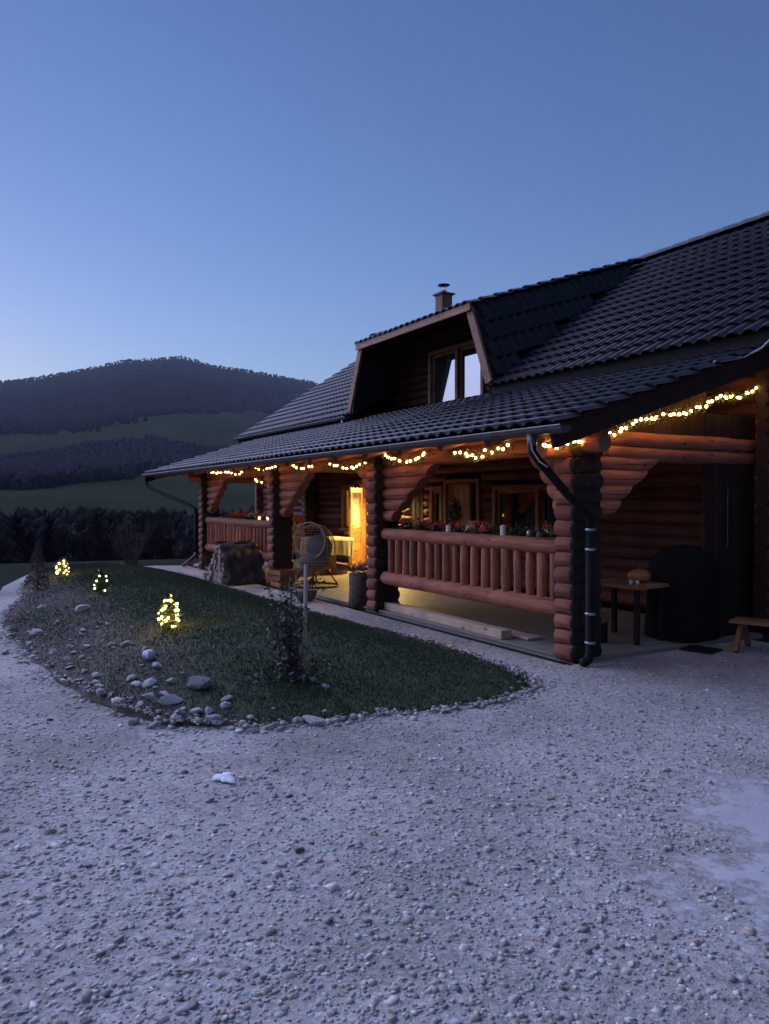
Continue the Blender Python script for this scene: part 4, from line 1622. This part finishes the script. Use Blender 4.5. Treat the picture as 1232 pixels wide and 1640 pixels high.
def rock(x, y, w, i):
    b = bmesh.new()
    bmesh.ops.create_icosphere(b, subdivisions=2, radius=1)
    sd = Vector((i * 3.1, i * 1.7, 0))
    for v in b.verts:
        n_ = mnoise.noise(v.co * .9 + sd) * .45 + mnoise.noise(v.co * 2.3 + sd) * .16
        v.co *= 1 + n_
        # facet: clip by a few random planes
    rg = random.Random(i)
    for _ in range(11):
        d = Vector((rg.gauss(0, 1), rg.gauss(0, 1), rg.gauss(0, 1))).normalized()
        lim = rg.uniform(.50, .82)
        for v in b.verts:
            k = v.co.dot(d)
            if k > lim:
                v.co -= d * (k - lim)
    me = bpy.data.meshes.new('rock')
    b.to_mesh(me)
    b.free()
    me.materials.append(M['rock'])
    tv = rg.uniform(.45, 1.0)
    if i == 41:
        tv = .15
    if i in (48, 49):
        tv = 1.0
    a = me.attributes.new('tone', 'FLOAT', 'POINT')
    a.data.foreach_set('value', [tv] * len(me.vertices))
    inside = point_in(LAWN, x, y)
    z = float(lawn_h(x, y)) if inside else 0.0
    # bedded in the slope
    gx = (float(lawn_h(x + .05, y)) - float(lawn_h(x - .05, y))) / .1 if inside else 0
    gy = (float(lawn_h(x, y + .05)) - float(lawn_h(x, y - .05))) / .1 if inside else 0
    o = place('rock', me, None, (x, y, z + w * .09), (math.atan(gy) + rg.uniform(-.1, .1), -math.atan(gx) + rg.uniform(-.1, .1), rg.uniform(0, 6.28)))
    s_ = w * .5
    o.scale = (s_ * rg.uniform(.95, 1.2), s_ * rg.uniform(.65, .95), s_ * rg.uniform(.42, .7))
    if i == 45:
        o.rotation_euler = (0, 0, R(20))
        o.scale = (s_ * 1.3, s_ * .6, s_ * .5)
    o['category'] = 'rock'
    o['group'] = 'rocks on the bank and lawn edge'
    if i in SPECIAL:
        o['label'] = SPECIAL[i]
    else:
        zone = 'in the row along the lawn edge' if 42 <= i < 53 else ('at the far left end of the bank' if x < -3.5 else ('in bare soil halfway along the bank' if x < -1.2 else 'in the cluster at the foot of the bank'))
        kind = 'dull grey' if tv < .55 else ('pale' if tv < .8 else 'whitish')
        size = 'tiny' if w < .07 else ('small' if w < .095 else 'fist-sized')
        ROCK_ZONES.setdefault((size, kind, zone), []).append(o)


ROCK_ZONES = {}
rr_ = random.Random(99)
for _ in range(34):
    t_ = rr_.random()
    ROCKS.append((-4.6 + 5.2 * t_ ** .7, -4.55 + .25 * t_ + rr_.random() ** 1.6 * .85, rr_.uniform(.04, .085)))
for i, (x, y, w) in enumerate(ROCKS):
    if i < 53 or (point_in(LAWN, x, y) and math.hypot(x + 2.01, y + 3.44) > .3 and math.hypot(x + 1.08, y + 3.86) > .2):
        rock(x, y, w * (1.22 if w > .07 else 1.08), i)
ORD = ['leftmost', 'second', 'third', 'fourth', 'fifth', 'sixth', 'seventh', 'eighth', 'ninth', 'tenth', 'eleventh', 'twelfth']
for (size, kind, zone), lst in ROCK_ZONES.items():
    lst.sort(key=lambda q: (q.location.x - CAM.x) * .5045 + (q.location.y - CAM.y) * .8634)
    for n_, q in enumerate(lst):
        q['label'] = f'only {size} {kind} stone {zone}' if len(lst) == 1 else f'{ORD[n_]} {size} {kind} stone from the left {zone}' if n_ else f'leftmost {size} {kind} stone {zone}'
        q['label'] = ' '.join(q['label'].replace('in bare soil halfway along', 'halfway along').replace('in the cluster at the foot', 'at the foot').split()[:16])

# painted ornament on the bank
ox, oy = -1.08, -3.86
root = thing('garden_ornament', 'small blue, white and red painted garden ornament on the bank', 'ornament', (ox, oy, float(lawn_h(ox, oy))), R(20))
MB().sphere((0, 0, .045), (.075, .055, .05), 12, 8, jit=.05).build('body', M['blue'], root, True)
MB().sphere((-.055, .01, .06), (.045, .04, .055), 10, 8, jit=.05).build('cap', M['brickred'], root, True)
MB().sphere((.035, -.035, .05), (.03, .02, .03), 8, 6).build('white_patch', M['candle'], root, True)

# scrap of old snow on the gravel
b = MB()
v, f = [], []
for j, (q, h) in enumerate(((1.0, 0.0), (.9, .008), (.55, .016), (.2, .019))):
    for k in range(22):
        a = 2 * math.pi * k / 22
        e = q * (1 + .25 * math.sin(3 * a + 1) + .15 * math.sin(7 * a) + rng.uniform(-.06, .06))
        v.append((.085 * e * math.cos(a), .06 * e * math.sin(a), h * rng.uniform(.6, 1.1) * .8))
for j in range(3):
    for k in range(22):
        f.append((j * 22 + k, j * 22 + (k + 1) % 22, (j + 1) * 22 + (k + 1) % 22, (j + 1) * 22 + k))
f.append(tuple(66 + k for k in range(22)))
b.add(v, f)
o = b.build('snow_scrap', M['snow'], None, True, (1.51, -4.04, .006))
tag(o, 'small white scrap of old snow alone on the gravel', 'snow')

# ------------------------------------------------------------------ porch furniture
# table with a cloth
root = thing('patio_table', 'small wooden table under a cream cloth on the porch', 'table', (-8.98, 1.72, SLAB_Z), 0)
MB().box((0, 0, .735), (.92, .72, .03)).build('table_top', M['trim'], root)
for sx_ in (-.33, .33):
    MB().box((sx_, 0, .38), (.07, .09, .66)).build('leg', M['trim'], root)
    MB().box((sx_, 0, .03), (.08, .62, .06)).build('foot', M['trim'], root)
MB().box((0, 0, .20), (.60, .04, .08)).build('stretcher', M['trim'], root)
b = MB()
nxx, nyy = 26, 20
hw, hh, dr_ = .49, .385, .36
per = []
for s_ in np.linspace(0, 1, 96, endpoint=False):
    q = s_ * (4 * hw + 4 * hh)
    if q < 2 * hw:
        per.append((-hw + q, -hh, 0, -1))
    elif q < 2 * hw + 2 * hh:
        per.append((hw, -hh + q - 2 * hw, 1, 0))
    elif q < 4 * hw + 2 * hh:
        per.append((hw - (q - 2 * hw - 2 * hh), hh, 0, 1))
    else:
        per.append((-hw, hh - (q - 4 * hw - 2 * hh), -1, 0))
v, f = [], []
for j in range(7):
    t = j / 6
    for i, (x, y, nx_, ny_) in enumerate(per):
        wv_ = .022 * t * math.sin(i * .62) + .012 * t * math.sin(i * 1.7 + 1)
        v.append((x + nx_ * (.012 * t + wv_), y + ny_ * (.012 * t + wv_), .757 - t * (dr_ + .02 * math.sin(i * .3)) + (0 if j else .004)))
for j in range(6):
    for i in range(96):
        i2 = (i + 1) % 96
        f.append((j * 96 + i, (j + 1) * 96 + i, (j + 1) * 96 + i2, j * 96 + i2))
f.append(tuple(range(96)))
b.add(v, f)
o = b.build('tablecloth', M['cloth'], None, True, (-8.98, 1.72, SLAB_Z + .004))
tag(o, 'cream cloth hanging in folds over the porch table', 'tablecloth')

# wicker egg chair with cushion
EX, EY = -6.85, .45
root = thing('egg_chair', 'round open wicker egg chair with grey cushion at the porch entrance', 'chair', (EX, EY, SLAB_Z), R(-60))
b = MB()
CZ, RX_, RZ_ = .68, .37, .45


def egg(t, a):
    # t polar from top, a azimuth; opening faces local +X
    return Vector((RX_ * math.sin(t) * math.cos(a), RX_ * math.sin(t) * math.sin(a), CZ + RZ_ * math.cos(t)))


def in_open(p):
    return p.x > .16 and p.z > .52


for k in range(30):
    a = 2 * math.pi * k / 30
    run = []
    for j in range(33):
        p = egg(.03 + (math.pi - .06) * j / 32, a)
        if in_open(p):
            if len(run) > 1:
                b.tube(run, .0045, 5)
            run = []
        else:
            run.append(p)
    if len(run) > 1:
        b.tube(run, .0045, 5)
for j in range(1, 20):
    t = math.pi * j / 20
    run = []
    for k in range(61):
        p = egg(t, math.pi * .0 + 2 * math.pi * k / 60)
        if in_open(p):
            if len(run) > 1:
                b.tube(run, .0045, 5)
            run = []
        else:
            run.append(p)
    if len(run) > 1:
        b.tube(run, .0045, 5)
b.build('basket', M['wicker'], root)
b = MB()
b.tube([Vector((.17, math.cos(a) * .33, .84 + math.sin(a) * .32)) for a in np.linspace(0, 2 * math.pi, 33)], .014, 8)
b.build('rim', M['wicker'], root)
b = MB().sphere((.0, 0, .46), (.31, .31, .15), 16, 10).sphere((-.14, 0, .70), (.16, .27, .24), 14, 10)
b.build('cushion', M['cushion'], root, True)
b = MB()
b.tube([Vector((.42 * math.cos(a), .42 * math.sin(a), .02)) for a in np.linspace(0, 2 * math.pi, 33)], .016, 8)
for a in (.5, 2.1, 3.7, 5.3):
    b.tube([(.42 * math.cos(a), .42 * math.sin(a), .02), (.22 * math.cos(a), .22 * math.sin(a), .30)], .013, 8)
b.build('stand', M['iron'], root)

# log stump planter with pink flowers beside the middle post
root = thing('stump_planter', 'bark-covered log stump planter with pink flowers beside the middle post', 'planter', (-4.33, .02, 0))
MB().tube([(0, 0, 0), (0, 0, .25), (0, 0, .50)], [.19, .175, .18], 16).build('stump', M['bark'], root, True)
b = MB()
leaf_cloud(b, [(rng.gauss(0, .09), rng.gauss(0, .09), .53 + abs(rng.gauss(0, .05))) for _ in range(180)], .06)
b.build('leaves', M['needle'], root)['kind'] = 'stuff'
b = MB()
leaf_cloud(b, [(rng.gauss(-.02, .08), rng.gauss(-.03, .07), .57 + abs(rng.gauss(0, .04))) for _ in range(70)], .045)
b.build('flowers', M['pink'], root)['kind'] = 'stuff'
MB().tube([(-.05, -.1, .5), (-.09, -.12, .75), (-.07, -.1, .98)], [.007, .006, .003], 6).build('dry_stalk', M['twig'], root)
# dark potted plant at the edge of the step
root = thing('potted_plant', 'low trailing dark plant in a grey bowl on the step before the egg chair', 'potted plant', (-5.35, -.42, 0))
MB().tube([(0, 0, 0), (0, 0, .10), (0, 0, .16)], [.12, .17, .19], 16).build('bowl', M['cushion'], root, True)
b = MB()
lv = []
for i in range(16):
    a = rng.uniform(0, 6.28)
    for t in np.linspace(.1, 1, 8):
        lv.append((.38 * t * math.cos(a), .38 * t * math.sin(a), .18 + .18 * math.sin(t * 2.6) - .05 * t))
leaf_cloud(b, lv, .07)
b.build('leaves', M['needle'], root)['kind'] = 'stuff'
# crate beside the second post
root = thing('wooden_crate', 'small open wooden crate beside the post near the firewood', 'crate', (-7.32, .02, 0), R(8))
for z in (.06, .165, .27):
    for y in (-.15, .15):
        MB().box((0, y, z), (.34, .016, .085)).build('slat', M['trim'], root)
    for x in (-.165, .165):
        MB().box((x, 0, z + .003), (.016, .284, .085)).build('slat', M['trim'], root)
for x in (-.145, .145):
    for y in (-.13, .13):
        MB().box((x, y, .16), (.022, .022, .32)).build('corner_post', M['trim'], root)

# ------------------------------------------------------------------ firewood
FX, FYY = -8.66, -.55
split_ms = []
for k in range(6):
    rg = random.Random(k)
    b = MB()
    nn = 7
    prof = []
    for i in range(nn):
        a = math.pi * .9 * i / (nn - 2) if i < nn - 1 else None
        if i < nn - 1:
            prof.append((.075 * math.cos(a) * rg.uniform(.9, 1.1), .075 * math.sin(a) * rg.uniform(.85, 1.1)))
        else:
            prof.append((.0 + rg.uniform(-.02, .02), -.055))
    v = [(x, y, z) for x in (0, .33) for y, z in prof]
    f = [(i, (i + 1) % nn, nn + (i + 1) % nn, nn + i) for i in range(nn)] + [tuple(range(nn - 1, -1, -1)), tuple(nn + i for i in range(nn))]
    b.add(v, f, 0, rg.uniform(.2, 1))
    split_ms.append(b.mesh('split_log', M['split']))
# heap: length along +Y-ish so that the cut ends face the lawn; narrow towards the top
cnt = 0
for row in range(6):
    z = .07 + row * .105
    half = .60 - row * .088
    xk = -half
    while xk < half:
        for dpt in range(2):
            if dpt == 1 and rng.random() < .4:
                continue
            o = place('firewood_log', split_ms[rng.randrange(6)], None, (FX + xk + rng.uniform(-.02, .02), FYY - .30 + dpt * .33 + rng.uniform(-.05, .05) + row * .02, z + rng.uniform(-.012, .012)), (R(rng.uniform(0, 360)), R(rng.uniform(-6, 6)), R(90 + rng.uniform(-9, 9))))
            tag(o, 'split firewood log in the heap beside the second post', 'firewood', 'split logs in the firewood heap')
            cnt += 1
        xk += .145
# a dark tarpaulin drawn over the right side of the heap
b = MB()
nu_, nv_ = 16, 10
v, f = [], []
for j in range(nv_ + 1):
    yy = FYY - .25 + .80 * j / nv_
    for i in range(nu_ + 1):
        t = i / nu_
        # runs from the crest down the +X side to the ground
        if t < .25:
            x = FX - .10 + .5 * t
            z = .78 - .05 * (t / .25) ** 2
        else:
            q = (t - .25) / .75
            x = FX + .03 + .68 * q ** .75
            z = .73 * (1 - q ** 1.5) + .012
        wob = .025 * math.sin(i * 1.3 + j * .9) + .02 * math.sin(j * 2.3)
        v.append((x + wob, yy + .02 * math.sin(i * 1.9), max(.008, z + wob * .6)))
for j in range(nv_):
    for i in range(nu_):
        a = j * (nu_ + 1) + i
        f.append((a, a + 1, a + nu_ + 2, a + nu_ + 1))
b.add(v, f)
o = b.build('tarpaulin', M['tarp'], None, True)
tag(o, 'dark brown tarpaulin over the right side of the firewood heap', 'tarpaulin')
sol = o.modifiers.new('thickness', 'SOLIDIFY')
sol.thickness = .006

# two sawn timbers under the near railing
for (p0, p1, w_, h_, lb) in (((-3.72, .13, .145), (-.98, .06, .145), .15, .10, 'thick pale sawn timber lying under the near railing, front one'),
                             ((-3.86, .33, .125), (-.78, .30, .125), .20, .03, 'thin pale sawn board lying behind the thick timber under the railing')):
    L = (Vector(p1) - Vector(p0)).length
    me = MB().box((L / 2, 0, 0), (L, w_, h_)).mesh('sawn_timber', M['fresh'])
    o = place('sawn_timber', me, None, (p0[0], p0[1], h_ / 2 + SLAB_Z + .002), (0, 0, math.atan2(p1[1] - p0[1], p1[0] - p0[0])))
    bev = o.modifiers.new('edge', 'BEVEL')
    bev.width = .006
    tag(o, lb, 'timber')

# ------------------------------------------------------------------ flower boxes and candles along the rails


def flower_box(x0, x1, label, reds, seed):
    rg = random.Random(seed)
    root = thing('flower_box', label, 'flower box', ((x0 + x1) / 2, .235, 1.06))
    L = x1 - x0
    MB().box((0, 0, .05), (L, .17, .13)).build('box', M['plank_dark'], root)
    b = MB()
    leaf_cloud(b, [(rg.uniform(-L / 2, L / 2), rg.gauss(0, .055), .12 + abs(rg.gauss(0, .045))) for _ in range(int(420 * L))], .07)
    b.build('greenery', M['needle'], root)['kind'] = 'stuff'
    for m_, n_ in (('red', reds), ('cream', max(2, reds // 2))):
        b = MB()
        for _ in range(n_):
            c = Vector((rg.uniform(-L / 2, L / 2), rg.uniform(-.08, .02), .19 + rg.uniform(0, .05)))
            leaf_cloud(b, [c + Vector((rg.gauss(0, .025), rg.gauss(0, .02), rg.gauss(0, .014))) for _ in range(16)], .075)
        b.build('red_flowers' if m_ == 'red' else 'cream_flowers', M[m_], root)['kind'] = 'stuff'


flower_box(-3.6, -2.55, 'evergreen and red flower box on the near railing, left of the first candle', 6, 1)
flower_box(-2.35, -1.35, 'evergreen and red flower box on the near railing between the candles', 7, 2)
flower_box(-1.15, -.35, 'dark evergreen flower box at the right end of the near railing', 1, 3)
flower_box(-10.9, -8.5, 'red flower box on the far railing behind the firewood', 10, 4)
for x, h, lb in ((-2.13, .085, 'short white candle on the near railing, left one'), (-1.06, .11, 'tall white candle on the near railing, right one')):
    b = MB().tube([(0, 0, 0), (0, 0, h)], .032, 14).tube([(0, 0, h), (0, 0, h + .015)], .003, 5)
    o = b.build('candle', M['candle'], None, False, (x, .07, 1.198))
    tag(o, lb, 'candle')
for x, lb in ((-8.62, 'small lit tealight glass on the far railing, left one'), (-8.18, 'small lit tealight glass on the far railing, right one')):
    root = thing('tealight', lb, 'tealight', (x, .07, 1.199))
    MB().tube([(0, 0, 0), (0, 0, .07)], .035, 12).build('glass_cup', M['glass_clear'], root)
    MB().sphere((0, 0, .035), (.018, .018, .03), 8, 6).build('flame', M['tealight'], root, True)
for x, h, w_, m_, lb in ((-.62, .075, .028, 'clip', 'small grey lantern on the near railing beside the corner post'), (-.46, .06, .03, 'cushion', 'little pale bowl on the near railing by the corner post')):
    o = MB().tube([(0, 0, 0), (0, 0, h * .7), (0, 0, h)], [w_, w_ * .9, w_ * .4], 10).build('railing_ornament', M[m_], None, True, (x, .07, 1.198))
    tag(o, lb, 'ornament')

# hanging wreath on the entrance door
root = thing('door_wreath', 'dark twig and berry wreath hanging on the pale entrance door', 'wreath', (-5.95, FY - .035, 1.33))
b = MB()
leaf_cloud(b, [(lambda a, r_: (r_ * math.cos(a), rng.gauss(-.02, .015), r_ * 1.25 * math.sin(a)))(rng.uniform(0, 6.28), abs(rng.gauss(.13, .04))) for _ in range(420)], .06, (0, .5))
b.build('twigs', M['roseleaf'], root)['kind'] = 'stuff'
b = MB()
leaf_cloud(b, [(rng.gauss(0, .05), -.04, rng.gauss(-.12, .035)) for _ in range(60)], .05)
b.build('berries', M['red'], root)['kind'] = 'stuff'
MB().tube([(0, -.01, .14), (0, -.01, .30)], .012, 6).build('ribbon', M['twig'], root)

# ------------------------------------------------------------------ right end of the porch
root = thing('side_table', 'rough wooden side table behind the corner post', 'table', (-.35, 1.25, SLAB_Z), R(5))
MB().box((0, 0, .62), (.75, .55, .04)).build('table_top', M['trim'], root)
for x in (-.32, .32):
    for y in (-.22, .22):
        MB().box((x, y, .30), (.05, .05, .60)).build('leg', M['plank_dark'], root)
root = thing('pumpkin', 'orange pumpkin on the side table behind the corner post', 'pumpkin', (-.22, 1.33, SLAB_Z + .64))
b = MB()
v, f = [], []
n, m_ = 32, 10
for i in range(m_ + 1):
    t = math.pi * i / m_
    for k in range(n):
        a = 2 * math.pi * k / n
        q = .12 * max(0.0, math.sin(t)) ** .8 * (1 + .06 * math.cos(8 * a))
        v.append((q * math.cos(a), q * math.sin(a), .075 - .075 * math.cos(t)))
for i in range(m_):
    for k in range(n):
        f.append((i * n + k, i * n + (k + 1) % n, (i + 1) * n + (k + 1) % n, (i + 1) * n + k))
b.add(v, f)
b.build('rind', M['pumpkin'], root, True)
MB().tube([(0, 0, .14), (.005, 0, .165), (.02, 0, .18)], [.014, .01, .008], 8).build('stalk', M['bark'], root)
for dx, lb in ((.12, 'little white cup on the side table edge, left of two'), (.19, 'little white cup on the side table edge, right of two')):
    o = MB().tube([(0, 0, 0), (0, 0, .045)], [.018, .022], 10).build('cup', M['candle'], None, True, (-.35 + dx + .1, 1.06 + dx * .3, SLAB_Z + .641))
    tag(o, lb, 'cup')
root = thing('stool', 'low pale wooden block stool under the side table', 'stool', (-.38, .82, SLAB_Z), R(12))
MB().box((0, 0, .27), (.24, .18, .10)).build('seat', M['trim'], root)
for x in (-.09, .09):
    MB().box((x, 0, .11), (.04, .14, .22)).build('leg', M['plank_dark'], root)
# covered grill
root = thing('covered_grill', 'bulky black fabric cover over a barbecue at the porch end', 'grill', (-.12, 1.95, SLAB_Z), R(8))
b = MB()
v, f = [], []
n, m_ = 28, 12
for i in range(m_ + 1):
    t = i / m_
    for k in range(n):
        a = 2 * math.pi * k / n
        ca, sa = math.cos(a), math.sin(a)
        sq = (abs(ca) ** 3 + abs(sa) ** 3) ** (-1 / 3)
        if t < .7:
            r_ = 1 - .06 * t / .7
            z = t / .7 * .74
        else:
            q = (t - .7) / .3
            r_ = .94 * max(0.001, math.cos(q * math.pi / 2)) ** .8
            z = .74 + .30 * math.sin(q * math.pi / 2)
        wv_ = 1 + .03 * math.sin(a * 7 + t * 2) * (1 - t)
        v.append((.34 * ca * sq * r_ * wv_, .44 * sa * sq * r_ * wv_, .01 + z))
for i in range(m_):
    for k in range(n):
        f.append((i * n + k, i * n + (k + 1) % n, (i + 1) * n + (k + 1) % n, (i + 1) * n + k))
b.add(v, f)
b.build('cover', M['black'], root, True)
# A-frame picnic bench at the frame edge
root = thing('picnic_bench', 'low A-frame wooden bench at the right edge beyond the porch', 'bench', (.95, 2.05, 0), R(20))
MB().box((0, 0, .30), (.9, .15, .03)).build('seat_plank', M['trim'], root)
MB().box((0, .17, .302), (.9, .15, .03)).build('seat_plank', M['trim'], root)
for x in (-.36, .36):
    MB().bar((x, .08, .285), (x, -.16, .0), .05, .06).build('leg', M['trim'], root)
    MB().bar((x + .004, .08, .285), (x + .004, .33, .0), .05, .06).build('leg', M['trim'], root)
    MB().box((x, .085, .13), (.045, .34, .045)).build('cross_brace', M['trim'], root)
# flat drain cover in the gravel
root = thing('drain_cover', 'flat dark drain cover set in the gravel at the porch end', 'drain cover', (.42, 1.55, .004), R(15))
MB().box((0, 0, .006), (.34, .30, .014)).build('plate', M['iron'], root)
for k in range(6):
    MB().box((-.12 + k * .048, 0, .016), (.022, .24, .008)).build('bar', M['iron'], root)

# ------------------------------------------------------------------ evening haze over the valley
hz = MB().box((CAM.x, CAM.y, 215), (11600, 11600, 457)).mesh('haze', [])
hm = bpy.data.materials.new('thin_haze')
hm.use_nodes = True
hnt = hm.node_tree
for n_ in list(hnt.nodes):
    if n_.type == 'BSDF_PRINCIPLED':
        hnt.nodes.remove(n_)
pv = hnt.nodes.new('ShaderNodeVolumePrincipled')
pv.inputs['Color'].default_value = (.80, .88, 1.0, 1)
pv.inputs['Density'].default_value = HAZE
hnt.links.new(pv.outputs[0], hnt.nodes['Material Output'].inputs['Volume'])
hz.materials.append(hm)
stuff(place('haze', hz), 'thin blue evening haze lying over the valley and mountain', 'haze')
